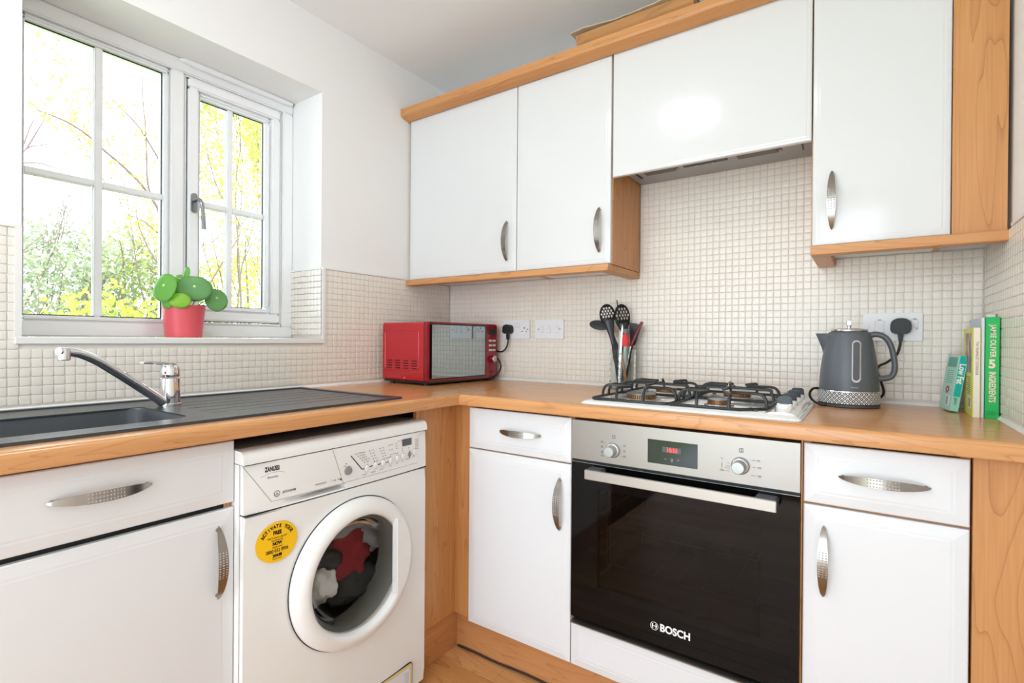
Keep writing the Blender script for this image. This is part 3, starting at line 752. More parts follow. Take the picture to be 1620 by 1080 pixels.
burners = [(1.180, -.462, .044), (1.180, -.225, .034), (1.405, -.470, .030), (1.405, -.230, .040)]
for x, y, r in burners:
    bm = B(); lathe(bm, [(r*1.28, 0), (r*1.24, .004), (r*.95, .0055), (r*.9, .005)], (x, y, ZT+.0105), 'z', 40); bb = mk('burner', bm, mat('burner_pan_alu', '#b9b8b6', .3, metal=.9), hob, smooth=True)
    bm = B(); nteeth = 44
    for i in range(nteeth):
        a0, a1 = 2*pi*i/nteeth, 2*pi*(i+.62)/nteeth
        q = [(x+rr*cos(a), y+rr*sin(a)) for rr, a in ((r*.80, a0), (r, a0), (r, a1), (r*.80, a1))]
        prism(bm, q, ZT+.015, ZT+.025, 'z')
    lathe(bm, [(r*.82, .0045), (r*.82, .014)], (x, y, ZT+.0105), 'z', 32)
    mk('burner_ring', bm, BRN, bb)
    bm = B(); lathe(bm, [(r*.9, .0145), (r*.98, .0155), (r*.98, .018), (r*.6, .0195), (0, .020)], (x, y, ZT+.0105), 'z', 36); mk('burner_cap', bm, BCAP, bb, smooth=True)
def rodp(bm, pts, r=.0042): tube(bm, catmull(pts, 5), r, 6, sx=1.0, sy=1.0)
zf, zs = ZT+.0155, ZT+.050
for (x0, x1) in ((1.066, 1.296), (1.300, 1.528)):
    y0, y1 = -.568, -.125; bm = B()
    loop = rrect(x0, x1, y0, y1, .018, 3); 
    if x1 > 1.5: loop = [(x0, y1), (x0, y0), (x1-.055, y0), (x1, y0+.05), (x1, y1)]
    lp = [(x, y, zf) for x, y in loop] + [(loop[0][0], loop[0][1], zf)]
    tube(bm, lp, .0042, 6)
    cx_ = 1.180 if x1 < 1.5 else 1.405
    for cy_, rr in ((-.465, .030), (-.228, .030)):
        for sx_ in (-1, 1):
            xe = x0 if sx_ < 0 else x1
            for dy in (-.022, .022) if sx_ < 0 else (-.03, .0):
                rodp(bm, [(xe, cy_+dy, zf), (xe-sx_*.004, cy_+dy, zs-.012), (xe-sx_*.018, cy_+dy, zs), (cx_+sx_*.062, cy_+dy*.7, zs), (cx_+sx_*rr, cy_+dy*.5, zs)])
                if sx_ > 0: break
        ye = y0 if cy_ < -.35 else y1; s = -1 if cy_ < -.35 else 1
        for dx in ((-.035, .045) if s < 0 else (-.04, .04)):
            rodp(bm, [(cx_+dx, ye, zf), (cx_+dx, ye-s*.004, zs-.012), (cx_+dx, ye-s*.016, zs), (cx_+dx*.6, cy_+s*.040, zs), (cx_+dx*.5, cy_+s*.032, zs)])
    ym = -.346
    tube(bm, [(x0, ym, zf), (x1, ym, zf)], .0042, 6)
    rodp(bm, [(x0+.003, ym, zf), (x0+.01, ym, zs-.008), (x0+.03, ym, zs), (x1-.03, ym, zs), (x1-.01, ym, zs-.008), (x1-.003, ym, zf)])
    for s in (-1, 1): tube(bm, [(cx_+.0, ym, zs), (cx_, ym+s*.075, zs)], .0042, 6)
    for fx in (x0+.02, x1-.02):
        for fy in (y0+.03, y1-.03): box(bm, fx-.005, fx+.005, fy-.005, fy+.005, ZT+.0106, zf)
    mk('pan_support', bm, IRON, hob, smooth=True, angle=50)

# ------------------------------------------------------------------ sink and tap
SNK = mat('black_composite', '#3d4249', .24, bump=.12, bscale=900, spec=.6)
sk = thing('sink', (.28, -1.6, ZT), 'black composite inset sink with grooved drainer', 'sink')
bm = B()
SX0, SX1, SYA, SYB = .013, .548, -2.03, -.835
zt_ = ZT+.0065; tk = .0062
# rim assembled around the bowl and recessed drainer
def slab(bm, x0, x1, y0, y1, z1=zt_, z0=ZT+.0003): box(bm, x0, x1, y0, y1, z0, z1)
slab(bm, SX0, SX0+.022, SYA, SYB); slab(bm, SX1-.022, SX1, SYA, SYB)
slab(bm, SX0+.022, SX1-.022, SYB-.022, SYB)
bx0, bx1, by1 = .175, .466, -1.400
slab(bm, SX0+.022, bx0, SYA, by1+.09, ZT+.0035)                   # tap ledge
slab(bm, bx1, SX1-.022, SYA, by1+.02, ZT+.0045)
bmesh.ops.remove_doubles(bm, verts=bm.verts, dist=1e-6)
mk('sink_rim', bm, SNK, sk)
bm = B(); NX, NY = 90, 6
gx = [.17, .235, .30, .365, .425]
ys = [by1, -1.345, -1.325, -.905, -.885, SYB-.022]
cols = []
for i in range(NX+1):
    x = SX0+.022 + (SX1-.022-SX0-.022)*i/NX; c = []
    for k, y in enumerate(ys):
        z = ZT+.0033
        if x < bx0 and y < by1+.02: z = ZT+.0036
        dep = max(0, 1-min(abs(x-g) for g in gx)/.0065)
        yl = -1.335 + (.40-x)*.25
        if 2 <= k <= 3: z -= .0024*min(1, dep*1.6)
        c.append(bm.verts.new((x, y, z)))
    cols.append(c)
for a, b in zip(cols, cols[1:]):
    for k in range(len(ys)-1): bm.faces.new((a[k], b[k], b[k+1], a[k+1]))
mk('drainer', bm, SNK, sk, smooth=True, angle=60)
bm = B()
rs = [(0, ZT+.0034), (0, ZT-.002), (.006, ZT-.01), (.012, ZT-.13), (.03, ZT-.165)]
bowl = []
for ins, z in rs:
    bowl.append([bm.verts.new((x, y, z)) for x, y in rrect(bx0+ins-.004, bx1-ins+.0, -1.965+ins, by1-ins, .045, 5)])
k_ = len(bowl[0])
for a, b in zip(bowl, bowl[1:]):
    for i in range(k_): bm.faces.new((a[i], b[i], b[(i+1) % k_], a[(i+1) % k_]))
bm.faces.new(bowl[-1])
bw = mk('bowl', bm, SNK, sk, smooth=True, angle=50)
# fill the corner gaps between rounded bowl and rim
bm = B(); corner = [(bx0-.004, by1), (bx0-.004, by1-.05)]
import itertools
rr_ = rrect(bx0-.004, bx1, -1.965, by1, .045, 5)
for (cx_, cy_, a0) in ((bx1, by1, 0), (bx0-.004, by1, 6)):
    arc = rr_[a0:a0+6]; c = bm.verts.new((cx_, cy_, ZT+.0044)); av = [bm.verts.new((x, y, ZT+.0044)) for x, y in arc]
    for p, q in zip(av, av[1:]): bm.faces.new((c, p, q))
tag(mk('bowl_corner', bm, SNK, sk), kind='stuff')
bm = B(); lathe(bm, [(.013, 0), (.013, -.003), (.009, -.004), (.008, -.001)], (.395, by1-.0095, ZT-.028), 'y', 24); mk('overflow', bm, CHROME, sk, smooth=True)
# tap
TX, TY = .187, -1.340
tp = thing('mixer_tap', (TX, TY, ZT+.0045), 'chrome single-lever mixer tap with long swung spout', 'tap')
bm = B(); lathe(bm, [(.0270, 0), (.0270, .004), (.0250, .006), (.0245, .030), (.0242, .072), (.0215, .075)], (TX, TY, ZT+.0038), 'z', 40); mk('tap_body', bm, CHROME, tp, smooth=True, angle=30)
bm = B(); lathe(bm, [(.0232, .0765), (.0240, .080), (.0236, .098), (.019, .108), (.008, .113), (0, .1135)], (TX, TY, ZT+.0038), 'z', 40)
lv = mk('tap_cap', bm, CHROME, tp, smooth=True, angle=40)
bm = B(); tube(bm, catmull([(TX-.002, TY+.008, ZT+.108), (TX+.008, TY-.015, ZT+.115), (TX+.022, TY-.045, ZT+.119), (TX+.036, TY-.078, ZT+.121)], 5), [.016, .0155, .015, .013, .012, .0115, .011, .0105, .010, .0098, .0096, .0094, .0092, .009, .0088, .0075], 14, sx=.42)
mk('lever', bm, CHROME, tp, smooth=True)
bm = B(); sp = catmull([(TX+.008, TY-.020, ZT+.014), (TX+.028, TY-.060, ZT+.044), (TX+.070, TY-.150, ZT+.108), (TX+.088, TY-.190, ZT+.134), (TX+.104, TY-.224, ZT+.149), (TX+.123, TY-.262, ZT+.155)], 6)
tube(bm, sp, [.0125-.0035*i/(len(sp)-1) for i in range(len(sp))], 14); mk('spout', bm, CHROME, tp, smooth=True)
bm = B(); lathe(bm, [(.0105, .010), (.0115, .004), (.0115, -.014), (.0095, -.0155), (.0085, -.012)], (TX+.118, TY-.252, ZT+.150), 'z', 24); mk('nozzle', bm, CHROME, tp, smooth=True)
bm = B(); lathe(bm, [(.0040, 0), (.0040, .0015)], (TX+.0165, TY-.0165, ZT+.092), 'x', 12); mk('hot_cold_dot', bm, mat('red_dot', '#c8402e', .4), tp)

# ------------------------------------------------------------------ washing machine
WMW = mat('white_appliance_enamel', '#f1f0ee', .2)
WMP = mat('white_appliance_plastic', '#f0efed', .3)
wm = thing('washing_machine', (.3, -1.066, 0), 'white front-loading washing machine with yellow round sticker, under the worktop', 'washing machine')
wy0, wy1 = -1.3530, -.7735; DY, DZ = -1.048, .466
bm = B()
box(bm, .04, .575, wy0, wy0+.002, .018, .809); box(bm, .04, .575, wy1-.002, wy1, .018, .809); box(bm, .04, .042, wy0+.002, wy1-.002, .018, .838)
mk('cabinet_shell', bm, WMW, wm)
# front panel with round opening
bm = B(); n_ = 64; R_ = .1580
outer = []
for i in range(n_):
    a = 2*pi*i/n_; c, s = cos(a), sin(a)
    ty = ((wy1-.003-DY) if c > 0 else (DY-wy0-.003))/max(1e-9, abs(c)); tzz = ((.693-DZ) if s > 0 else (DZ-.020))/max(1e-9, abs(s)); t = min(ty, tzz)
    outer.append((DY+c*t, DZ+s*t))
corners = [(wy1-.003, .693), (wy0+.003, .693), (wy0+.003, .020), (wy1-.003, .020)]
for cn in corners:
    k = min(range(n_), key=lambda i: (outer[i][0]-cn[0])**2+(outer[i][1]-cn[1])**2); outer[k] = cn
def fx(y): return .600-.010*((y-DY)/.3)**4
A = [bm.verts.new((fx(y), y, z)) for y, z in outer]; C = [bm.verts.new((.5985, DY+R_*cos(2*pi*i/n_), DZ+R_*sin(2*pi*i/n_))) for i in range(n_)]
Dv = [bm.verts.new((.574, y, z)) for y, z in outer]
Ev = [bm.verts.new((.575, DY+R_*cos(2*pi*i/n_), DZ+R_*sin(2*pi*i/n_))) for i in range(n_)]
for i in range(n_):
    j = (i+1) % n_
    bm.faces.new((A[i], A[j], C[j], C[i])); bm.faces.new((A[i], Dv[i], Dv[j], A[j])); bm.faces.new((C[i], C[j], Ev[j], Ev[i]))
bmesh.ops.bevel(bm, geom=[e for e in bm.edges if all(v in A for v in e.verts)], offset=.004, segments=3, affect='EDGES')
mk('front_panel', bm, WMW, wm, smooth=True, angle=40)
# fascia grid with scoop
bm = B(); zz_ = [.6965+i*(.808-.6965)/34 for i in range(35)]; ny = 110
def sstep(a, b, x): t = max(0, min(1, (x-a)/(b-a))); return t*t*(3-2*t)
def fas(y, z):
    x = .6005-.010*((y-DY)/.3)**4
    x -= .0035*((z-.6965)/.112)**2
    line = .7128+.04*(y+1.088)*-.09
    dd = sstep(-1.27, -1.13, y)*(1-sstep(-1.0895, -1.0885, y))*(1-sstep(.7112, .7122, z))*sstep(.6990, .7035, z)
    return x-.034*dd
grid = [[bm.verts.new((fas(wy0+.003+(wy1-wy0-.006)*i/ny, z), wy0+.003+(wy1-wy0-.006)*i/ny, z)) for z in zz_] for i in range(ny+1)]
for i in range(ny):
    for j in range(34): bm.faces.new((grid[i][j], grid[i+1][j], grid[i+1][j+1], grid[i][j+1]))
be = [e for e in bm.edges if len(e.link_faces) == 1]
r = bmesh.ops.extrude_edge_only(bm, edges=be)
for v in r['geom']:
    if isinstance(v, bmesh.types.BMVert): v.co.x = .575
fascia = mk('control_fascia', bm, WMP, wm, smooth=True, angle=40)
# lid
bm = B(); prof = [(.04, .8105), (.5968, .8105), (.5966, .820), (.5945, .829), (.590, .8355), (.583, .8392), (.572, .8400), (.04, .8400)]
prism(bm, prof, wy0, wy1, 'y'); lid = mk('lid', bm, WMP, wm, smooth=True, angle=30)
bm = B(); box(bm, .06, .555, wy0+.012, wy1-.012, .8401, .8420, bev=.0008); mk('shaded_top', bm, mat('shade_grey_top', '#77797e', .4), lid)  # sheet on the lid coloured grey to stand in for shade under the worktop
bm = B(); box(bm, .58, .5945, wy0+.004, wy1-.004, .8082, .8104); box(bm, .58, .5965, wy0+.004, wy1-.004, .6932, .6963); mk('seam', bm, DARKG, wm)
# feet
for y in (wy0+.04, wy1-.04):
    for x in (.08, .55):
        bm = B(); lathe(bm, [(.02, 0), (.02, .006), (.012, .009), (.012, .0178)], (x, y, 0.0003), 'z', 20); mk('foot', bm, MC['dark_grey_plastic'], wm)
# door ring
bm = B(); lathe(bm, [(.1970, -.0015), (.1970, .006), (.1948, .015), (.188, .025), (.179, .0315), (.168, .0345), (.159, .034), (.1535, .029), (.1510, .020), (.1500, .008), (.157, .002)], (.5995, DY, DZ), 'x', 96, cap=False)
dring = mk('door', bm, WMP, wm, smooth=True, angle=60)
bm = B(); lathe(bm, [(.1975, 0), (.1995, 0), (.1995, .0012), (.1975, .0012)], (.5992, DY, DZ), 'x', 96, cap=False); mk('door_seam', bm, DARKG, wm)
# glass bowl
GB = bpy.data.materials.new('washer_door_glass'); GB.use_nodes = True; n = GB.node_tree; n.nodes.clear()
out = N(n, 'ShaderNodeOutputMaterial'); tr = N(n, 'ShaderNodeBsdfTransparent'); tr.inputs[0].default_value = (.86, .85, .81, 1)
go = N(n, 'ShaderNodeBsdfGlossy', Roughness=.03); lw = N(n, 'ShaderNodeLayerWeight', Blend=.10); ms = N(n, 'ShaderNodeMixShader')
n.links.new(lw.outputs['Fresnel'], ms.inputs[0]); n.links.new(tr.outputs[0], ms.inputs[1]); n.links.new(go.outputs[0], ms.inputs[2]); n.links.new(ms.outputs[0], out.inputs[0])
bm = B(); lathe(bm, [(.1512, .017), (.145, .014), (.136, 0), (.128, -.026), (.115, -.055), (.09, -.072), (.05, -.080), (0, -.082)], (.5995, DY, DZ), 'x', 72, cap=False)
mk('glass_bowl', bm, GB, dring, smooth=True, angle=80)
bm = B(); lathe(bm, [(.1575, -.003), (.155, -.010), (.152, -.05), (.158, -.09)], (.5995, DY, DZ), 'x', 64, cap=False); mk('door_gasket', bm, mat('grey_rubber', '#7d7c78', .5), wm, smooth=True)
bm = B(); lathe(bm, [(.16, -.09), (.235, -.10), (.235, -.42), (0, -.43)], (.5995, DY, DZ), 'x', 64, cap=False); mk('drum', bm, mat('drum_steel', '#8a857c', .3, metal=1), wm, smooth=True)
# laundry
def blob(bm, c, s, seed, sub=4, amp=.3):
    r = bmesh.ops.create_icosphere(bm, subdivisions=sub, radius=1)
    for v in r['verts']:
        d_ = v.co.normalized(); k = 1+amp*noise.noise(d_*1.7+Vector((seed, 0, 0)))+amp*.55*noise.noise(d_*5+Vector((0, seed, 0)))+.12*noise.noise(d_*13+Vector((0, 0, seed)))
        v.co = Vector((d_.x*s[0]*k+c[0], d_.y*s[1]*k+c[1], d_.z*s[2]*k+c[2]))
for nm, c, s, colr in (('red_garment', (.470, -.985, .455), (.050, .075, .085), '#8e2f38'), ('dark_garment', (.475, -1.075, .478), (.045, .060, .042), '#3b3a3c'),
                       ('grey_garment', (.455, -.905, .500), (.055, .075, .065), '#9a9ca4'), ('dark_garment', (.470, -.975, .372), (.055, .100, .050), '#4a4446'),
                       ('white_garment', (.485, -1.085, .415), (.045, .050, .060), '#c9c8c6'), ('grey_garment', (.445, -1.0, .550), (.060, .110, .045), '#6f6c6a')):
    bm = B(); blob(bm, c, s, rng.random()*50); o = mk('laundry', bm, mat(nm, colr, .9, bump=.4, bscale=120), wm, smooth=True, angle=180)
    o['label'] = nm.replace('_', ' ') + ' seen through the door glass'
# door handle (chord plate over the right of the glass)
bm = B(); pts = [(-.938, .476+.107*cos(pi*k/18)) if k in (0, 18) else (-.938+.056*sin(pi*k/18)**.8, .476+.107*cos(pi*k/18)) for k in range(19)]
prism(bm, pts, .620, .6415, 'x', bev=.0025); mk('door_handle', bm, WMP, dring, smooth=True)
# printing and controls
def wx(y, z): return .6005-.010*((y-DY)/.3)**4-.0035*((z-.6965)/.112)**2
Yd = (0, 1, 0)
LINE = mat('grey_line_print', '#9a9a9c', .6); INK = mat('black_print', '#202126', .6); NAVY = mat('navy_print', '#1d2547', .5)
def seg(bm, y0, z0, y1, z1, w=.0007, off=.0003):
    d_ = Vector((y1-y0, z1-z0)); L_ = d_.length; nn = Vector((-d_.y, d_.x))/L_*w; m2 = max(1, int(L_/.02))
    for k in range(m2):
        a, b = k/m2, (k+1)/m2; q = []
        for t, s in ((a, 1), (b, 1), (b, -1), (a, -1)):
            yy_, zz2 = y0+d_.x*t+nn.x*s, z0+d_.y*t+nn.y*s; q.append(bm.verts.new((wx(yy_, zz2)+off, yy_, zz2)))
        bm.faces.new(q)
bm = B()
seg(bm, -1.3515, .808, -1.288, .7145); seg(bm, -1.288, .7145, -.815, .7145, .0005); seg(bm, -1.1223, .8065, -1.087, .698)
seg(bm, -1.141+.012, .734, -1.141+.012, .722, .0003)
mk('panel_lines', bm, LINE, wm)
bm = B()
ro = []
seg(bm, -1.313, .775, -1.290, .7815, .0004); seg(bm, -1.290, .7815, -1.268, .7815, .0004); seg(bm, -1.268, .7815, -1.255, .777, .0004)
mk('logo_arc', bm, LINE, wm)
bm = B(); seg(bm, -1.066, .781, -1.030, .738, .0014); seg(bm, -1.030, .738, -1.022, .738, .0014)
for y in (-.999, -.970, -.941): seg(bm, y-.006, .7395, y+.006, .7405, .0012)
mk('navy_marks', bm, NAVY, wm)
bm = B()
def dot(bm, y, z, r=.0016, off=.0004):
    c = [bm.verts.new((wx(y, z)+off, y+r*cos(2*pi*k/8), z+r*sin(2*pi*k/8))) for k in range(8)]; bm.faces.new(c)
for k in range(5): dot(bm, -1.050+k*.0070, .7830-k*.0068)
for k in range(5): dot(bm, -1.003+k*.0040, .7830-k*.0078)
for k in range(5): dot(bm, -.966+k*.0036, .7835-k*.0078)
dot(bm, -.933, .7865); dot(bm, -.929, .7730); dot(bm, -.925, .7590)
for k in range(3): dot(bm, -.9045+k*.0012, .787-k*.0068)
dot(bm, -.901, .7595)
for k in range(2): dot(bm, -.880, .7700-k*.0075)
dot(bm, -.853, .7665)
for k in range(6): dot(bm, -.8215-.0001*k, .7860-k*.0056, .0014)
dot(bm, -1.0815, .7630)
tag(mk('indicator_dots', bm, INK, wm), kind='stuff')
tiny = []
def tw(s, y, z, size=.0048, **k): tiny.append((s, size, (wx(y, z)+.0004, y, z), Yd, Z, dict(depth=.00008, **k)))
for k, s in enumerate(('COTTONS/LINEN', 'SYNTHETICS', 'DELICATES', 'HAND WASH', 'WOOL')): tw(s, -1.046+k*.0070+.002, .7830-k*.0068, .0046, align='LEFT', font_sx=.7)
for k, s in enumerate(('95°C', '60°C', '50°C', '40°C', '30°C')): tw(s, -.9965+k*.0040, .7835-k*.0078, align='LEFT', font_sx=.8)
for k, s in enumerate(('1400', '900', '700', '500', 'RINSE HOLD')): tw(s, -.9600+k*.0036, .7840-k*.0078, align='LEFT', font_sx=.8)
for s, y, z in (('PREWASH', -.9285, .7870), ('STAIN', -.9245, .7735), ('EXTRA RINSE', -.9205, .7595), ('ON/OFF', -1.091, .7570), ('PROGRAMME', -1.030, .7215), ('TEMPERATURE', -1.000, .7225), ('SPIN SPEED', -.968, .7245), ('OPTION', -.934, .7270), ('DELAY', -.907, .7290), ('RAPID', -.884, .7315), ('START/PAUSE', -.866, .7340), ('DOOR', -.836, .7370)): tw(s, y, z, .0042, align='LEFT', font_sx=.62)
for k, s in enumerate(('WASH', 'RINSE', 'SPIN', 'DRAIN', 'END', 'DOOR')): tw(s, -.8185, .7860-k*.0056, .0042, align='LEFT', font_sx=.8)
texts('panel_lettering', tiny, INK, wm)['kind'] = 'stuff'
pink = []
for k, s in enumerate(('DELAY START', '9 h', '6 h', '3 h')): pink.append((s, .0046, (wx(-.9, .79)+.0004, -.8995, .7935-k*.0068), Yd, Z, dict(depth=.00008, align='LEFT', font_sx=.7)))
texts('pink_lettering', pink, mat('pink_print', '#d98a97', .6), wm)['kind'] = 'stuff'
for it_ in [('ZANUSSI', .0150, (wx(-1.285, .788)+.0005, -1.2850, .7900), Yd, Z, dict(depth=.0001, bold=.0006, font_sx=.58)),
      ('Electrolux', .0078, (wx(-1.285, .775)+.0005, -1.2840, .7715), Yd, Z, dict(depth=.0001, font_sx=.8)),
      ('JETSYSTEM', .0072, (wx(-1.2465, .7305)+.0005, -1.2445, .7300), Yd, Z, dict(depth=.0001, bold=.0002, font_sx=.86, spacing=1.15)),
      ('PROGRESS', .0066, (wx(-1.16, .7290)+.0005, -1.1590, .7275), Yd, Z, dict(depth=.0001, font_sx=.85, spacing=1.25)),
      ('1400', .0056, (wx(-1.12, .7260)+.0005, -1.1190, .7270), Yd, Z, dict(depth=.0001)),
      ('6 kg', .0074, (wx(-1.10, .7260)+.0005, -1.1030, .7268), Yd, Z, dict(depth=.0001, bold=.0003))]: texts('brand_lettering', [it_], INK, wm)
for o_ in [x for x in wm.children if 'lettering' in x.name and not x.name.startswith('sticker')]:
    for v_ in o_.data.vertices: v_.co.x = wx(v_.co.y, v_.co.z)+.0005
bm = B(); cyy, czz = -1.2745, .7300
for r0, r1 in ((.0062, .0074),):
    for i in range(24):
        a, b = 2*pi*i/24, 2*pi*(i+1)/24; bm.faces.new([bm.verts.new((wx(cyy, czz)+.0005, cyy+r_*cos(t), czz+r_*sin(t))) for r_, t in ((r0, a), (r1, a), (r1, b), (r0, b))])
seg(bm, cyy-.004, czz-.004, cyy, czz+.002, .0005, .0005); seg(bm, cyy, czz+.002, cyy+.004, czz-.003, .0005, .0005); seg(bm, cyy-.001, czz-.005, cyy+.002, czz, .0005, .0005)
mk('jet_emblem', bm, INK, wm)
# knobs/buttons
bm = B(); lathe(bm, [(.0118, 0), (.0118, .0012), (.0105, .0012), (.0105, .004), (.008, .005), (0, .0052)], (wx(-1.0758, .7437), -1.0758, .7437), 'x', 32); mk('power_button', bm, mat('button_grey', '#8f9093', .4), wm, smooth=True)
for y, z, sy in ((-1.0133, .7375, 1), (-.9835, .7392, 1), (-.955, .7408, 1), (-.9264, .7420, 1), (-.8997, .7438, 1), (-.8766, .7455, 1), (-.8292, .7490, .8)):
    bm = B(); lathe(bm, [(.0098, 0), (.0095, .002), (.008, .003), (0, .0034)], (wx(y, z), y, z), 'x', 24, sx=.82*sy); mk('button', bm, WMP, wm, smooth=True)
    bm = B(); lathe(bm, [(.0098, 0), (.0108, 0), (.0108, .0006), (.0098, .0006)], (wx(y, z), y, z), 'x', 24, sx=.82*sy, cap=False); mk('button_rim', bm, LINE, wm)
bm = B(); prism(bm, [(-.851-.0075, .7469), (-.851, .7469+.0125), (-.851+.0075, .7469), (-.851, .7469-.0125)], wx(-.851, .747), wx(-.851, .747)+.003, 'x', bev=.0008); mk('start_button', bm, MC['button_grey'], wm)
bm = B(); box(bm, wx(-.86, .785)-.002, wx(-.88, .775)+.0010, -.8800, -.8425, .7752, .7955); mk('display', bm, mat('lcd_grey', '#54575c', .2), wm)
# yellow sticker
YEL = mat('yellow_sticker', '#fbc40e', .35)
bm = B(); lathe(bm, [(.0505, 0), (.0505, .0005), (.040, .00055), (.03, .00055), (.02, .00055), (.01, .0006), (0, .0006)], (fx(-1.2735)+.0002, -1.2735, .6165), 'x', 48, sx=1.0, sy=.94); [setattr(v_.co, 'x', v_.co.x+fx(v_.co.y)-fx(-1.2735)) for v_ in bm.verts]; stk = mk('round_sticker', bm, YEL, wm)
sx_ = fx(-1.2735)+.0009; it = []
def st(s, y, z, size, **k): it.append((s, size, (sx_, -1.2735+y, .6165+z), Yd, Z, dict(depth=.0001, **k)))
st('FREE', 0, .0215, .0125, bold=.0006, font_sx=.8); st('PARTS AND LABOUR', 0, .0105, .0062, font_sx=.8); st('GUARANTEE', 0, .0040, .0062, font_sx=.8)
st('NOW', 0, -.0035, .0100, bold=.0006, font_sx=.85); st('FREEPHONE', 0, -.0120, .0056, font_sx=.8); st('0800 032 8936', 0, -.0205, .0112, bold=.0002, font_sx=.80)
st('ZANUSSI', 0, -.0315, .0085, bold=.0006, font_sx=.65); st('Electrolux', 0, -.0385, .0055)
s = 'ACTIVATE YOUR'
for i, ch in enumerate(s):
    if ch == ' ': continue
    a = radians(152-124*i/(len(s)-1)); R2 = .0390
    it.append((ch, .0112, (sx_, -1.2735+R2*cos(a), .6165+R2*sin(a)*.94), (0, sin(a), -cos(a)), (0, cos(a), sin(a)), dict(depth=.0001, bold=.0005, font_sx=.85)))
sl_ = texts('sticker_lettering', it, INK, stk)
for v_ in sl_.data.vertices: v_.co.x = fx(v_.co.y)+.0012
# energy label
CREAM = mat('cream_label', '#d9c888', .5)
bm = B(); prism(bm, rrect(-1.10, -.8365, .030, .1075, .008), .5985, .6012, 'x'); lb = mk('info_label', bm, CREAM, wm)
bm = B(); prism(bm, rrect(-1.095, -.8440, .034, .0985, .004), .6013, .6018, 'x'); mk('label_paper', bm, mat('label_white', '#e6e4ea', .5), lb)
bm = B(); prism(bm, rrect(-1.103, -.8345, .028, .1095, .009), .5965, .6006, 'x'); mk('label_edge', bm, INK, lb)
bm = B(); [box(bm, .6018, .6021, -.868-k*.0, -.850, .086-k*.006, .0865-k*.006) for k in range(8)]; lathe(bm, [(.0016, 0), (.0016, .0004)], (.6017, -.8470, .0925), 'x', 10); mk('label_print', bm, MC['navy_print'], lb)

# ------------------------------------------------------------------ microwave
a_ = -.045+pi/2
REDM = mat('red_metallic_gloss', '#c2202e', .18, metal=.25, coat=.6)
REDD = mat('red_control_plastic', '#8f1220', .22, coat=.4)
MIR = mat('mirror_door_glass', '#a9b4b6', .02, metal=1)
mw = thing('microwave', (.3108, -.4801, ZT), 'red microwave oven with mirrored door in the worktop corner', 'microwave', rot=(0, 0, a_))
Wm, Dm, Z0m, Z1m = .4383, .2740, .0155, .2560
bm = B(); 
prism(bm, [(x, z) for x, z in rrect(.001, Wm-.001, Z0m, Z1m, .010, 4)], .0215, Dm, 'y'); mb = mk('body', bm, REDM, mw, local=True, smooth=True, angle=30)
bm = B(); prism(bm, [(x, z) for x, z in rrect(0, Wm, Z0m-.001, Z1m+.0005, .012, 4)], 0, .0195, 'y', bev=.003); fd = mk('front_frame', bm, REDD, mw, local=True, smooth=True, angle=35)
bm = B(); box(bm, .003, Wm-.003, .0196, .0214, Z0m+.002, Z1m-.002); mk('door_seam', bm, DARKG, mw, local=True)
bm = B(); prism(bm, [(x, z) for x, z in rrect(.012, .3565, Z0m+.008, Z1m-.006, .003, 3)], -.0012, .0, 'y'); dbz = mk('door_bezel', bm, mat('black_gloss_bezel', '#2a1216', .1), mw, local=True)
bm = B(); prism(bm, [(x, z) for x, z in rrect(.017, .3500, Z0m+.0135, Z1m-.0115, .002, 3)], -.0022, -.0013, 'y'); xf(bm, Matrix.Translation((.350, -.0013, 0)) @ Matrix.Rotation(.020, 4, 'Z') @ Matrix.Translation((-.350, .0013, 0))); mk('mirror_door', bm, MIR, mw, local=True)
bm = B(); prism(bm, rrect(.3780, .4265, .2080, .2360, .003), -.0015, -.0001, 'y'); mk('display', bm, mat('mw_display', '#3b3f3c', .15), mw, local=True)
bm = B()
SIL = mat('silver_button', '#d6cfc8', .3, metal=.4)
for r_ in range(3):
    for c_ in range(2):
        bm = B(); box(bm, .3780+.0256*c_, .3993+.0256*c_, -.003, -.0001, .177-.0213*r_, .186-.0213*r_, bev=.001); mk('button', bm, SIL, mw, local=True)
bm = B(); lathe(bm, [(.0165, 0), (.0160, -.012), (.0150, -.016)], (.4025, -.0001, .0990), 'y', 36); kk = mk('knob', bm, REDD, mw, local=True, smooth=True)
bm = B(); lathe(bm, [(.0145, -.0161), (.0138, -.0185), (0, -.019)], (.4025, -.0001, .0990), 'y', 36); mk('knob_cap', bm, SIL, mw, local=True, smooth=True)
bm = B(); box(bm, .370, .430, -.0006, -.0001, .0405, .0415); mk('open_button_line', bm, MC['black_gloss_bezel'], mw, local=True)
# embossed side panel and vents on the left side (local x=0 face)
bm = B(); loop = rrect(.0500, .258, .0600, .2230, .010, 4); tube(bm, [(.0006, y, z) for y, z in loop]+[(.0006, *loop[0])], .0016, 6); mk('side_emboss', bm, REDM, mw, local=True, smooth=True)
bm = B()
for c_ in range(4):
    for r_ in range(4):
        y0_ = .0625+c_*.0510; box(bm, -.0004, .002, y0_, y0_+.028, .0650+r_*.0102, .0685+r_*.0102)
mk('vent_slots', bm, mat('vent_dark_red', '#3c060c', .7), mw, local=True)
bm = B(); lathe(bm, [(.0035, .0), (.003, -.0015), (0, -.002)], (.001, .135, .0265), 'x', 12); mk('screw', bm, CHROME, mw, local=True)
for x in (.03, Wm-.03):
    for y in (.035, Dm-.03):
        bm = B(); lathe(bm, [(.011, .0002), (.012, .0153)], (x, y, 0), 'z', 20); mk('foot', bm, MC['black_plastic'], mw, local=True)
bm = B(); box(bm, .006, Wm-.006, .004, Dm-.004, .0085, .0153); mk('underside', bm, MC['black_plastic'], mw, local=True)
CORD = mat('black_flex', '#151618', .4)
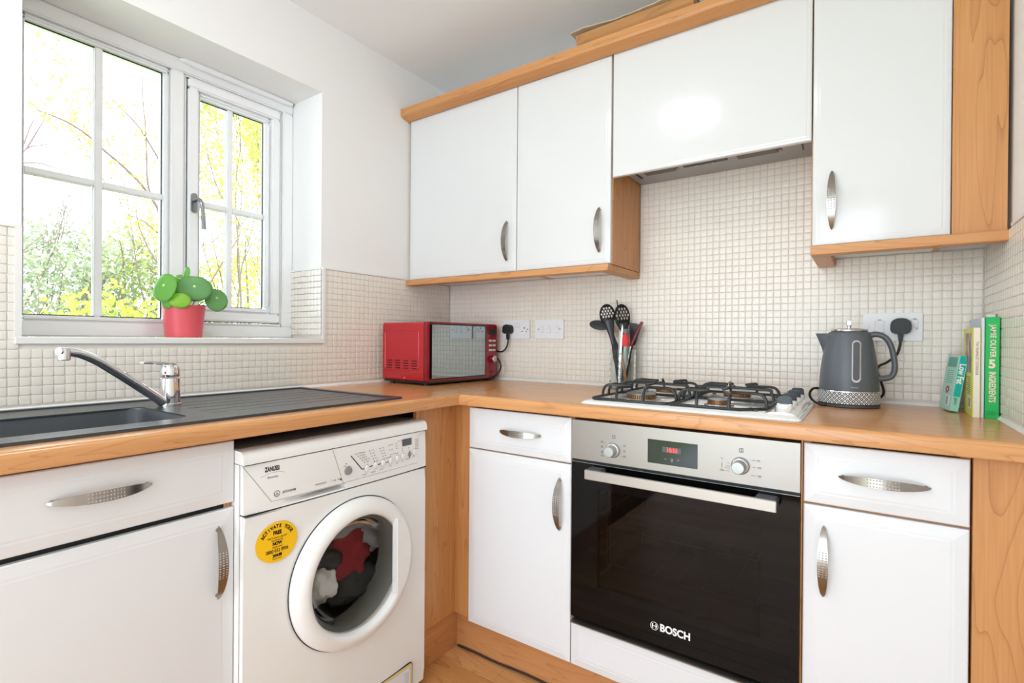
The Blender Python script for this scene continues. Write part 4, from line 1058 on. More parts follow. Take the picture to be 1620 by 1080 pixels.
def plug(bm, x, z, y=-.004, s=1.0):
    ol = [(x-.024*s, z+.010*s), (x-.019*s, z+.020*s), (x-.008*s, z+.0255*s), (x+.008*s, z+.0255*s), (x+.019*s, z+.020*s), (x+.024*s, z+.010*s), (x+.024*s, z-.010*s), (x+.016*s, z-.019*s), (x-.016*s, z-.019*s), (x-.024*s, z-.010*s)]
    prism(bm, ol, y-.030, y, 'y', bev=.0022)
    prism(bm, [(x-.007, z-.018), (x+.007, z-.018), (x+.005, z-.045), (x-.005, z-.045)], y-.022, y-.006, 'y', bev=.002)
bm = B(); plug(bm, .380, 1.1420, -.0118, .95)
tube(bm, catmull([(.380, -.026, 1.105), (.3805, -.026, 1.085), (.373, -.026, 1.062), (.355, -.024, 1.045), (.335, -.022, 1.040), (.31, -.020, 1.043)], 6), .0037, 8)
o = mk('power_cord', bm, CORD, mw, smooth=True, angle=30)
bm = B(); tube(bm, catmull([(.352, -.070, 1.015), (.360, -.060, .995), (.362, -.055, .97), (.352, -.060, .945), (.335, -.085, .925), (.31, -.12, .9165)], 6), .0037, 8)
mk('cord_loop', bm, CORD, mw, smooth=True)

# ------------------------------------------------------------------ sockets and switches
SW = mat('white_moulded_plastic', '#f1f0f2', .25)
def plate(name, x0, label, cat):
    t = thing(name, (x0+.073, -.0045, 1.102), label, cat)
    bm = B(); prism(bm, rrect(x0, x0+.146, 1.102, 1.1865, .004), -.0118, -.0045, 'y', bev=.0015); mk('face_plate', bm, SW, t, smooth=True); return t
def pins(t, x, z):
    bm = B(); box(bm, x-.0022, x+.0022, -.0122, -.0117, z+.006, z+.0145); box(bm, x-.0145, x-.0080, -.0122, -.0117, z-.0075, z-.0035); box(bm, x+.0080, x+.0145, -.0122, -.0117, z-.0075, z-.0035)
    mk('pin_holes', bm, DARKG, t)
def rocker(t, x, z, w=.0075, h=.011, rimc=True):
    bm = B(); box(bm, x-w-.0008, x+w+.0008, -.0121, -.0117, z-h-.0008, z+h+.0008); r_ = mk('switch_surround', bm, mat('socket_shadow_line', '#b3b1b6', .5), t)
    bm = B(); prism(bm, [(-.0118, z-h), (-.0150, z-h), (-.0125, z), (-.0142, z+h), (-.0118, z+h)], x-w, x+w, 'x'); mk('switch', bm, SW, r_)
def screw(t, x, z):
    bm = B(); lathe(bm, [(.0028, 0), (.0028, -.0008), (.002, -.0012), (0, -.0012)], (x, -.0117, z), 'y', 12); mk('screw', bm, NICKEL if t else NICKEL, t)
s1 = plate('double_socket', .343, 'white double socket beside the microwave with one black plug in it', 'socket')
rocker(s1, .4137, 1.163, .0060, .0095); rocker(s1, .4300, 1.163, .0060, .0095); pins(s1, .4605, 1.1405); screw(s1, .4787, 1.1443)
s2 = plate('switch_plate', .5175, 'white three-switch plate on the tiles between microwave socket and utensils', 'switch')
for x in (.5520, .5905, .6290): rocker(s2, x, 1.1443, .0085, .014)
screw(s2, .5365, 1.1443); screw(s2, .6455, 1.1443)
s3 = plate('socket_and_switch', 1.728, 'white cooker switch and socket plate behind the kettle', 'socket')
rocker(s3, 1.770, 1.1455, .0115, .0170); rocker(s3, 1.8560, 1.1545, .0075, .0110); screw(s3, 1.7400, 1.1447); screw(s3, 1.8610, 1.1390)
bm = B(); box(bm, 1.7655, 1.7745, -.0121, -.0117, 1.1650, 1.1670); box(bm, 1.8520, 1.8600, -.0121, -.0117, 1.1672, 1.1690); mk('indicator', bm, MC['black_print'], s3)

# ------------------------------------------------------------------ kettle
KG = mat('matt_charcoal_paint', '#5d6268', .38, bump=.05, bscale=500)
KC = Vector((1.695, -.150, ZT))
kt = thing('kettle', KC, 'grey kettle with chrome lid and black-and-white diamond band', 'kettle')
def kr(z):
    P = [(.045, .0752), (.075, .0742), (.10, .0722), (.13, .0685), (.16, .0640), (.19, .0585), (.213, .0525), (.2165, .0500), (.218, .044)]
    for (a, b), (c, d_) in zip(P, P[1:]):
        if z <= c: return b+(d_-b)*(z-a)/(c-a)
    return .044
prof = [(.0750, .0455)]+[(kr(z), z) for z in (.05, .075, .10, .13, .16, .19, .205, .213, .2165, .218)]
bm = B(); lathe(bm, prof+[(0, .218)], KC, 'z', 64); mk('body', bm, KG, kt, smooth=True, angle=50)
# diamond band material
dm = bpy.data.materials.new('diamond_print'); dm.use_nodes = True; n = dm.node_tree; p = n.nodes['Principled BSDF']; p.inputs['Roughness'].default_value = .3
tc = N(n, 'ShaderNodeTexCoord'); sp_ = N(n, 'ShaderNodeSeparateXYZ'); vm = N(n, 'ShaderNodeVectorMath'); vm.operation = 'SUBTRACT'; vm.inputs[1].default_value = tuple(KC)
n.links.new(tc.outputs['Object'], vm.inputs[0]); n.links.new(vm.outputs[0], sp_.inputs[0])
ang = math_(n, 'ARCTAN2', sp_.outputs[1], sp_.outputs[0]); u = math_(n, 'MULTIPLY', ang, 36/(2*pi)); v = math_(n, 'MULTIPLY', sp_.outputs[2], 1/.0135)
pa = math_(n, 'ABSOLUTE', math_(n, 'SUBTRACT', math_(n, 'FRACT', math_(n, 'ADD', u, v)), .5)); pb = math_(n, 'ABSOLUTE', math_(n, 'SUBTRACT', math_(n, 'FRACT', math_(n, 'SUBTRACT', u, v)), .5))
mxx = math_(n, 'MAXIMUM', pa, pb); l1 = math_(n, 'GREATER_THAN', mxx, .40); l2 = math_(n, 'LESS_THAN', mxx, .15)
mm = N(n, 'ShaderNodeMix', data_type='RGBA'); mm.inputs['A'].default_value = (*srgb('#33373c'), 1); mm.inputs['B'].default_value = (*srgb('#f2f2f0'), 1)
n.links.new(math_(n, 'MAXIMUM', l1, l2), mm.inputs['Factor']); n.links.new(mm.outputs['Result'], p.inputs['Base Color'])
bm = B(); lathe(bm, [(.0735, .0105), (.0768, .0115), (.0768, .0440), (.0735, .0450)], KC, 'z', 72); mk('diamond_band', bm, dm, kt, smooth=True, angle=30)
bm = B(); lathe(bm, [(.0745, .0447), (.0762, .0450), (.0758, .0472), (.0745, .0475)], KC, 'z', 64); mk('chrome_ring', bm, CHROME, kt, smooth=True)
bm = B(); lathe(bm, [(.0720, .0003), (.0765, .0020), (.0768, .0090), (.0730, .0103)], KC, 'z', 64); mk('power_base', bm, mat('charcoal_base', '#4a4e54', .4), kt, smooth=True, angle=40)
bm = B(); lathe(bm, [(.0460, .2180), (.0468, .2195), (.0460, .2235), (.042, .2262), (0, .2285)], KC, 'z', 56); mk('lid', bm, mat('brushed_lid', '#c9c6c2', .18, metal=1), kt, smooth=True, angle=40)
bm = B(); lathe(bm, [(.0052, .2275), (.0046, .2340), (.0060, .2370)], KC, 'z', 20); box(bm, KC.x-.0062, KC.x+.0062, KC.y-.006, KC.y+.006, ZT+.2372, ZT+.2505, bev=.0015); mk('lid_knob', bm, CHROME, kt, smooth=True, angle=30)
# spout: wedge swept from body out to -x
bm = B(); ringsS = []
for z, xt, hw_ in ((.152, -.0640, .004), (.170, -.0690, .013), (.190, -.0760, .019), (.2125, -.0850, .0225)):
    r_in = kr(z)-.004; pts = []
    for k in range(9):
        t = -1+2*k/8; yv = hw_*t; xv = xt+(-sqrt(max(0, r_in**2-hw_**2))-xt)*abs(t)**1.6
        pts.append(bm.verts.new((KC.x+xv, KC.y+yv, ZT+z)))
    ringsS.append(pts)
for a, b in zip(ringsS, ringsS[1:]):
    for k in range(8): bm.faces.new((a[k], a[k+1], b[k+1], b[k]))
bm.faces.new(ringsS[-1]); bm.faces.new(ringsS[0][::-1])
mk('spout', bm, KG, kt, smooth=True, angle=50)
# handle
bm = B(); hp = catmull([(1.738, -.15, 1.1150), (1.7600, -.15, 1.1200), (1.7800, -.15, 1.1120), (1.7935, -.15, 1.0900), (1.8010, -.15, 1.0560), (1.8035, -.15, 1.0230), (1.7960, -.15, 1.0010), (1.7780, -.15, .9940), (1.7640, -.15, .9940)], 6)
tube(bm, hp, [.0105-.0018*sin(pi*i/(len(hp)-1)) for i in range(len(hp))], 14, sx=.85, sy=1.25, up=(0, 0, 1)); mk('handle', bm, KG, kt, smooth=True)
# gauge on the front face
gx0 = .0195
def kpt(dx, z, off=.001):
    r_ = kr(z)+off; return (KC.x+dx, KC.y-sqrt(r_*r_-dx*dx), ZT+z)
def stadium(w, z0, z1, nn=8):
    out_ = []
    for k in range(nn+1): a = pi*k/nn; out_.append((w*cos(a), z1-w+w*sin(a)))
    for k in range(nn+1): a = pi+pi*k/nn; out_.append((w*cos(a), z0+w+w*sin(a)))
    return out_
so_ = stadium(.0120, .0735, .1930); si_ = stadium(.0078, .0790, .1880)
bm = B(); rr2 = [(p, q) for p, q in so_]
O1 = [bm.verts.new(kpt(gx0+x, z, .0005)) for x, z in so_]; O2 = [bm.verts.new(kpt(gx0+x*.9, z, .0035)) for x, z in so_]; I1 = [bm.verts.new(kpt(gx0+x, z, .0030)) for x, z in si_]; I2 = [bm.verts.new(kpt(gx0+x, z, .0006)) for x, z in si_]
kq = len(so_)
for r0, r1 in ((O1, O2), (O2, I1), (I1, I2)):
    for i in range(kq): bm.faces.new((r0[i], r0[(i+1) % kq], r1[(i+1) % kq], r1[i]))
mk('gauge_ring', bm, CHROME, kt, smooth=True, angle=60)
bm = B(); mid = []
zs_ = [.0800+i*(.1870-.0800)/14 for i in range(15)]
for z in zs_:
    w_ = .0076
    if z < .0800+.0076: w_ = sqrt(max(1e-6, .0076**2-(.0876-z)**2))
    if z > .1870-.0076: w_ = sqrt(max(1e-6, .0076**2-(z-.1794)**2))
    mid.append([bm.verts.new(kpt(gx0+w_*t, z, .0012)) for t in (-1, 0, 1)])
for a, b in zip(mid, mid[1:]):
    for k in range(2): bm.faces.new((a[k], a[k+1], b[k+1], b[k]))
mk('water_gauge', bm, mat('smoked_gauge', '#5c5e64', .12), kt, smooth=True)
p0 = Vector(kpt(.016, .0600, .0006))
texts('kettle_lettering', [('next', .0085, p0, (1, .2, 0), (0, .05, 1), dict(depth=.0001, spacing=1.2))], mat('silver_print', '#b9bcc0', .3), kt)
bm = B(); tube(bm, catmull([(1.650, -.205, ZT+.0045), (1.622, -.200, ZT+.006), (1.603, -.185, ZT+.018), (1.598, -.165, ZT+.034), (1.608, -.145, ZT+.046), (1.630, -.12, ZT+.040), (1.66, -.07, ZT+.010), (1.72, -.06, ZT+.006), (1.78, -.055, ZT+.03), (1.765, -.05, ZT+.105), (1.790, -.045, ZT+.128), (1.812, -.032, ZT+.150), (1.820, -.026, ZT+.178), (1.8215, -.026, ZT+.196)], 6), .0037, 8)
mk('power_cord', bm, CORD, kt, smooth=True)
bm = B(); plug(bm, 1.8215, 1.1430, -.0118, 1.05); mk('plug', bm, CORD, kt, smooth=True, angle=30)

# ------------------------------------------------------------------ utensil jar and utensils
JX, JY = .961, -.078
JG = mat('clear_pressed_glass', '#f4fbfb', .03, trans=1.0, ior=1.40)
jr = thing('utensil_jar', (JX, JY, ZT), 'clear textured glass jar full of cooking utensils beside the hob', 'jar')
bm = B(); n_ = 40; rr_o, rr_i = .0500, .0465; rows = 26
def jr_r(i, j):
    z = .004+.152*j/rows; k = .0018*max(0, cos(2*pi*i/n_*10))*max(0, cos(2*pi*j/4)) if 1 < j < rows-4 else 0
    return rr_o+k*1.4, z
outr = []
n_ = 80
for j in range(rows+1):
    ringv = []
    for i in range(n_):
        r_, z = jr_r(i/2, j); 
        r_ += .002 if j == rows-4 else 0
        a = 2*pi*i/n_; ringv.append(bm.verts.new((JX+r_*cos(a), JY+r_*sin(a), ZT+z-.0035)))
    outr.append(ringv)
inr = [[bm.verts.new((JX+rr_i*cos(2*pi*i/n_), JY+rr_i*sin(2*pi*i/n_), ZT+z)) for i in range(n_)] for z in (.1525, .008)]
al = outr+inr
for a, b in zip(al, al[1:]):
    for i in range(n_): bm.faces.new((a[i], a[(i+1) % n_], b[(i+1) % n_], b[i]))
bm.faces.new(al[0][::-1]); bm.faces.new(al[-1])
mk('glass_wall', bm, JG, jr, smooth=True, angle=60)
NYL = mat('black_nylon', '#2b2d30', .3)
def head_frame(c, updir, facing):
    z = Vector(updir).normalized(); f = Vector(facing); f = (f-z*f.dot(z)).normalized(); x = z.cross(f)
    m = Matrix((x, f, z)).transposed().to_4x4(); m.translation = Vector(c); return m
def spoon_head(bm, mtx, w, h, dep=.008, th=.0022, holes=False):
    """grid disc in local xz, bowl dented along -f"""
    nu, nv = (76, 84) if holes else (18, 22); g = {}
    def H(u, v):
        if not holes: return False
        for a in range(-3, 4):
            for b in range(-3, 5):
                cx_ = a*.36+(b % 2)*.18; cy_ = b*.25+.10
                if cx_*cx_+cy_*cy_ < .68 and (u-cx_)**2+(v-cy_)**2*1.1 < .0135 and cy_ > -.25: return True
        return False
    def V_(i, j):
        if (i, j) not in g:
            u, v = -1+2*i/nu, -1+2*j/nv
            # map square to disc
            du, dv = u*sqrt(1-v*v/2), v*sqrt(1-u*u/2)
            g[(i, j)] = bm.verts.new(mtx @ Vector((du*w, -dep*(1-du*du-dv*dv)*-1, dv*h)))
        return g[(i, j)]
    faces = []
    for i in range(nu):
        for j in range(nv):
            u, v = -1+2*(i+.5)/nu, -1+2*(j+.5)/nv; du, dv = u*sqrt(1-v*v/2), v*sqrt(1-u*u/2)
            if H(du, dv): continue
            faces.append(bm.faces.new((V_(i, j), V_(i+1, j), V_(i+1, j+1), V_(i, j+1))))
    bmesh.ops.solidify(bm, geom=faces, thickness=th)
def shaft(bm, pts, r): tube(bm, catmull(pts, 5), r, 10)
CAMF = (CAM.x-JX, CAM.y-JY, 0)
def utensil(name, label, head, neck, foot, m, r0=.006, r1=.0045):
    t = thing(name, foot, label, 'utensil', None); bm = B(); shaft(bm, [foot, tuple((Vector(foot)+Vector(neck))/2), neck], [r1]*6+[r0]*5); mk('stem', bm, m, t, smooth=True); return t
# slotted spoon in front
def neck(bm, pts, rs, f=1.0): tube(bm, catmull(pts, 5), [rs[min(len(rs)-2, int(i/15*(len(rs)-1)))] + (rs[min(len(rs)-1, int(i/15*(len(rs)-1))+1)]-rs[min(len(rs)-2, int(i/15*(len(rs)-1)))])*((i/15*(len(rs)-1)) % 1) for i in range(16)], 14, sx=.5, sy=1.0, up=CAMF)
t = utensil('slotted_spoon', 'black slotted spoon with round holes, front of the jar', None, (.932, -.098, 1.085), (.950, -.085, .925), NYL, .0085, .006)
bm = B(); spoon_head(bm, head_frame((.906, -.100, 1.196), (-.12, -.02, 1), CAMF), .0300, .0430, holes=True); neck(bm, [(.910, -.098, 1.176), (.916, -.098, 1.150), (.924, -.098, 1.115), (.932, -.098, 1.080)], [.020, .0215, .019, .0150, .012, .0095, .0085, .008]); mk('head', bm, NYL, t, smooth=True, angle=60)
t = utensil('skimmer', 'large black skimmer standing behind the slotted spoon', None, (.952, -.062, 1.085), (.962, -.065, .925), NYL, .0085, .006)
bm = B(); spoon_head(bm, head_frame((.950, -.058, 1.190), (-.10, -.02, 1), (CAMF[0]+.9, CAMF[1], 0)), .0320, .0500, holes=True); neck(bm, [(.954, -.060, 1.165), (.956, -.061, 1.140), (.954, -.062, 1.110), (.952, -.062, 1.080)], [.018, .020, .0175, .014, .011, .009, .0085, .008]); mk('head', bm, NYL, t, smooth=True, angle=60)
GNY = mat('worn_grey_nylon', '#595b5e', .4)
t = utensil('serving_spoon', 'grey-black spoon leaning out of the jar towards the microwave', None, (.928, -.062, 1.085), (.950, -.060, .925), GNY, .0070, .0055)
bm = B(); spoon_head(bm, head_frame((.850, -.052, 1.158), (-1, -.05, .22), (CAMF[0], CAMF[1], 1.2)), .0230, .0430, dep=.010); neck(bm, [(.870, -.052, 1.158), (.889, -.052, 1.145), (.908, -.054, 1.115), (.928, -.062, 1.08)], [.010, .012, .010, .009, .008, .0075, .007, .007]); mk('head', bm, GNY, t, smooth=True, angle=60)
t = utensil('skewer', 'thin black rod sticking up highest from the jar', None, (.918, -.036, 1.258), (.962, -.040, .925), NYL, .0022, .0022)
BRR = mat('red_silicone', '#e0262e', .4)
t = utensil('basting_brush', 'red silicone basting brush head up in the jar', None, (.975, -.088, 1.075), (.965, -.068, .93), mat('clear_handle', '#c9cccc', .2), .006, .005)
bm = B(); prism(bm, [(.9650, 1.076), (.9900, 1.076), (.9885, 1.112), (.9855, 1.123), (.9705, 1.123), (.9670, 1.112)], -.098, -.082, 'y', bev=.003); mk('brush_head', bm, BRR, t, smooth=True)
bm = B(); box(bm, .9700, .9865, -.096, -.084, 1.1235, 1.142, bev=.003, seg=2); mk('cap', bm, mat('grey_cap', '#6c7075', .4), t, smooth=True)
t = utensil('turner', 'black slotted turner behind the red basting brush', None, (.985, -.040, 1.09), (.960, -.046, .925), NYL, .006, .005)
bm = B(); prism(bm, [(.978, 1.075), (.997, 1.080), (1.022, 1.152), (1.000, 1.164), (.972, 1.166)], -.042, -.038, 'y', bev=.001); mk('blade', bm, NYL, t)
t = thing('red_handled_knife', (.97, -.08, .93), 'dark red handled utensil slanting right out of the jar', 'utensil')
bm = B(); tube(bm, [(.962, -.075, .93), (.993, -.078, 1.075)], .003, 8); mk('shaft', bm, CHROME, t, smooth=True)
bm = B(); tube(bm, catmull([(.993, -.078, 1.075), (1.015, -.08, 1.120), (1.0405, -.082, 1.168)], 6), [.0045]+[.0058]*11+[.005], 10, sx=1.1, sy=.8); mk('grip', bm, mat('maroon_plastic', '#6d1f2c', .35), t, smooth=True)
t = thing('steel_tongs', (.95, -.07, .93), 'pale steel tongs between slotted spoon and red brush', 'utensil')
bm = B(); prism(bm, [(.9500, .93), (.9560, .93), (.9690, 1.145), (.9650, 1.160), (.9585, 1.12)], -.094, -.090, 'y', bev=.0008); mk('blade', bm, CHROME, t)
bm = B(); prism(bm, [(.9460, .93), (.9500, .93), (.9570, 1.13), (.9500, 1.142), (.9460, 1.10)], -.086, -.083, 'y', bev=.0008); mk('blade', bm, NICKEL, t)
t = thing('wooden_stirrer', (.965, -.08, .93), 'brown wooden stick visible through the jar glass', 'utensil')
bm = B(); tube(bm, [(.985, -.09, .922), (.955, -.083, 1.06)], .0055, 10); mk('stick', bm, wood('stirrer_wood', '#c88a55', '#9b5f36', '#6f4023', 'z'), t, smooth=True)

# ------------------------------------------------------------------ books
def book(name, label, w, h, d_, cover, spine, loc, rz=0, tilt=0, pages=True):
    """local: spine at y=0 facing -y, thickness along x (0..w), depth +y"""
    m = Matrix.Translation(loc) @ Matrix.Rotation(rz, 4, 'Z') @ Matrix.Rotation(tilt, 4, 'Y')
    t = bpy.data.objects.new(name, None); t.empty_display_size = .05; t.matrix_basis = m; COL.objects.link(t); tag(t, label, 'book')
    bm = B(); box(bm, 0, .0018, 0, d_, 0, h, bev=.0004); box(bm, w-.0018, w, 0, d_, 0, h, bev=.0004); mk('cover', bm, cover, t, local=True)
    bm = B(); box(bm, .0018, w-.0018, 0, .0016, 0, h); mk('spine', bm, spine, t, local=True)
    bm = B(); box(bm, .0019, w-.0019, .0017, d_-.004, .003, h-.003); mk('pages', bm, mat('paper_pages', '#efe7d6', .8), t, local=True)
    return t
GRN = mat('green_cover', '#16b455', .25); PNKL = mat('pale_pink_lettering', '#f4d9c6', .5)
g = book('cookbook', 'thick green cookbook with a big 5 on its spine, tallest of the books', .0265, .2515, .175, GRN, GRN, (1.9800, -.2350, ZT+.0004))
SPD, SPU = (0, 0, -1), (1, 0, 0)
texts('spine_lettering', [('JAMIE OLIVER', .0150, (.0140, -.0003, .192), SPD, SPU, dict(depth=.0001, font_sx=.86, bold=.0003, spacing=1.05)),
      ('INGREDIENTS', .0170, (.0130, -.0003, .0785), SPD, SPU, dict(depth=.0001, font_sx=.72, bold=.0004)),
      ('5', .0290, (.0130, -.0003, .1345), X, Z, dict(depth=.0001, bold=.0012, font_sx=.9))], PNKL, g, local=True)
texts('publisher_lettering', [('MICHAEL', .0045, (.0130, -.0003, .0160), X, Z, dict(depth=.0001)), ('JOSEPH', .0045, (.0130, -.0003, .0105), X, Z, dict(depth=.0001))], mat('dark_green_print', '#0a5a2a', .5), g, local=True)
for i, (x, c, w_) in enumerate(((.002, '#e8d9dc', .018), (.018, '#a98672', .008))):
    bm = B(); box(bm, x+.0015, x+w_, .012+i*.01, .0123+i*.01, .2480, .2580+.002*i); mk('page_marker', bm, mat('marker_%d' % i, c, .7), g, local=True)
bl = book('booklet', 'thin pale blue booklet between the green and the yellow book', .0065, .2500, .170, mat('pale_blue_cover', '#c3cfdf', .4), mat('pale_pink_spine', '#ecdfe6', .5), (1.9725, -.2340, ZT+.0004))
YC = mat('yellow_cover', '#d8d64a', .35); CRM = mat('cream_spine', '#ece4d6', .45)
yb = book('cookbook', 'yellow cookbook with cream spine and food photo on its cover', .0150, .2250, .150, YC, CRM, (1.9565, -.2380, ZT+.0004))
texts('spine_lettering', [('THE MINIMALIST COOKBOOK', .0080, (.0080, -.0003, .148), SPD, SPU, dict(depth=.0001, font_sx=.78))], mat('crimson_print', '#8c2438', .5), yb, local=True)
# photo on cover (faces -x): procedural patchwork
ph = bpy.data.materials.new('cover_photo'); ph.use_nodes = True; n = ph.node_tree; p = n.nodes['Principled BSDF']; p.inputs['Roughness'].default_value = .35
tc = N(n, 'ShaderNodeTexCoord'); mp = N(n, 'ShaderNodeMapping'); mp.inputs['Scale'].default_value = (60, 60, 22); nz = N(n, 'ShaderNodeTexNoise', Scale=1.2, Detail=5.0); cr = N(n, 'ShaderNodeValToRGB')
e = cr.color_ramp.elements; e[0].position = .33; e[0].color = (*srgb('#2b2522'), 1); e[1].position = .68; e[1].color = (*srgb('#e6d8c8'), 1)
for pos, c in ((.44, '#5b4a44'), (.52, '#a0705c'), (.58, '#bf9a7c')): x_ = e.new(pos); x_.color = (*srgb(c), 1)
n.links.new(tc.outputs['Object'], mp.inputs[0]); n.links.new(mp.outputs[0], nz.inputs['Vector']); n.links.new(nz.outputs['Fac'], cr.inputs[0]); n.links.new(cr.outputs[0], p.inputs['Base Color'])
bm = B(); box(bm, -.0003, 0, .018, .110, .110, .2120); mk('cover_photo', bm, ph, yb, local=True)
bm = B(); [box(bm, -.0003, 0, .030, .092-.01*(k % 3), .098-k*.0052, .0995-k*.0052) for k in range(9)]; mk('cover_text_lines', bm, MC['black_print'], yb, local=True)
bm = B(); box(bm, -.0003, 0, .025, .055, .020, .050); mk('barcode_label', bm, MC['label_white'], yb, local=True)
bm = B(); [box(bm, -.0006, -.0003, .029, .051, .024+k*.0025, .0255+k*.0025) for k in range(9)]; mk('barcode_lines', bm, MC['navy_print'], yb, local=True)
TQ = mat('turquoise_cover', '#21b3ab', .25); TQL = mat('mint_cover', '#9fd9c6', .3)
lf = book('pocket_book', 'small turquoise pocket book leaning against the yellow cookbook', .0180, .1500, .090, TQL, TQ, (1.9225, -.1500, ZT+.0046), rz=radians(9), tilt=radians(8))
texts('spine_lettering', [('Low Fat', .0185, (.0090, -.0003, .102), SPD, SPU, dict(depth=.0001, bold=.0006, font_sx=.9))], MC['white_lettering'], lf, local=True)
texts('spine_small_lettering', [('gem', .0110, (.0090, -.0006, .0270), SPD, SPU, dict(depth=.0001))], MC['black_print'], lf, local=True)
bm = B(); box(bm, .0006, .0176, -.0004, 0, .001, .0400); mk('spine_foot', bm, TQL, lf, local=True)
bm = B(); box(bm, -.0004, 0, .012, .078, .118, .145); mk('cover_title_patch', bm, mat('teal_patch', '#0f9483', .3), lf, local=True)
bm = B(); [box(bm, -.0004, 0, .02, .070, .074+k*.0055, .0755+k*.0055) for k in range(7)]; mk('cover_text_lines', bm, mat('teal_print', '#4f9f8f', .5), lf, local=True)
bm = B(); box(bm, -.0004, 0, .015, .045, .012, .040); mk('barcode_label', bm, MC['label_white'], lf, local=True)
bm = B(); [box(bm, -.0007, -.0004, .030, .041, .015+k*.0028, .0165+k*.0028) for k in range(8)]; mk('barcode_lines', bm, MC['navy_print'], lf, local=True)
bm = B()
for k in range(6):
    a = k*1.05; lathe(bm, [(.0045, 0), (.004, -.0006), (0, -.0008)], (0, .048+.010*cos(a), .055+.007*sin(a)), 'x', 10)
mk('berry_picture', bm, mat('berry_red', '#b0304a', .4), lf, local=True)

# ------------------------------------------------------------------ pot plant
PXc, PYc, PZc = -.092, -1.190, 1.0957
pp = thing('potted_plant', (PXc, PYc, PZc), 'round-leaved green plant in a coral red pot on the window sill', 'potted plant')
bm = B(); lathe(bm, [(.0500, .0002), (.0520, .002), (.0600, .098), (.0612, .1040), (.0590, .1040), (.0575, .096), (.050, .02)], (PXc, PYc, PZc), 'z', 56, cap=False)
vs = [v for v in bm.verts if abs(v.co.z-PZc-.0002) < 1e-6]; bm.faces.new(sorted(vs, key=lambda v: math.atan2(v.co.y-PYc, v.co.x-PXc)))
mk('pot', bm, mat('coral_red_pot', '#df5b63', .35), pp, smooth=True, angle=40)
bm = B(); 
for i in range(30):
    a = 2*pi*i/30; lathe(bm, [(.0016, 0), (.0016, .0006)], (PXc+.0603*cos(a), PYc+.0603*sin(a), PZc+.094), 'z', 6)
    for v in bm.verts[-1:]: pass
mk('pot_holes', bm, MC['black_print'], pp)
bm = B(); lathe(bm, [(.0572, .088), (.03, .091), (0, .092)], (PXc, PYc, PZc), 'z', 32); mk('soil', bm, mat('dark_soil', '#2e241c', .95, bump=1, bscale=200), pp)
def leafmat(name, c, tl=.35):
    m = bpy.data.materials.new(name); m.use_nodes = True; n = m.node_tree; n.nodes.clear()
    out = N(n, 'ShaderNodeOutputMaterial'); pb_ = N(n, 'ShaderNodeBsdfPrincipled'); pb_.inputs['Base Color'].default_value = (*srgb(c), 1); pb_.inputs['Roughness'].default_value = .28
    ts = N(n, 'ShaderNodeBsdfTranslucent'); cc = srgb(c); ts.inputs[0].default_value = (min(1, cc[0]*1.6), min(1, cc[1]*1.6), cc[2]*.6, 1); mx = N(n, 'ShaderNodeMixShader'); mx.inputs[0].default_value = tl
    n.links.new(pb_.outputs[0], mx.inputs[1]); n.links.new(ts.outputs[0], mx.inputs[2]); n.links.new(mx.outputs[0], out.inputs[0]); return m
LG = [leafmat('pilea_leaf_deep', '#7fb377', .35), leafmat('pilea_leaf_mid', '#8cc268', .45), leafmat('pilea_leaf_bright', '#a9d35c', .5)]
leaf_specs = [  # centre (x,y,z), normal, rx, rz, material
    ((-.040, -1.181, 1.2545), (1, -.40, .12), .052, .042, 0), ((-.048, -1.108, 1.2230), (1, -.12, .15), .036, .039, 0), ((-.032, -1.226, 1.2130), (1, -.5, .15), .030, .025, 2),
    ((-.060, -1.262, 1.2520), (.5, -1, .2), .040, .046, 1), ((-.085, -1.228, 1.2720), (.8, -.3, .7), .033, .030, 2), ((-.095, -1.172, 1.2950), (.4, .1, 1), .040, .034, 1),
    ((-.070, -1.126, 1.2750), (.7, .6, .6), .028, .030, 0), ((-.080, -1.196, 1.2930), (.25, -.95, .2), .016, .036, 1), ((-.110, -1.150, 1.2500), (-.4, .6, .7), .036, .034, 0),
    ((-.062, -1.255, 1.2090), (.6, -.9, -.2), .018, .026, 1), ((-.130, -1.215, 1.2550), (-.7, -.5, .6), .036, .034, 1), ((-.075, -1.222, 1.2380), (.6, -.6, .3), .024, .026, 2)]
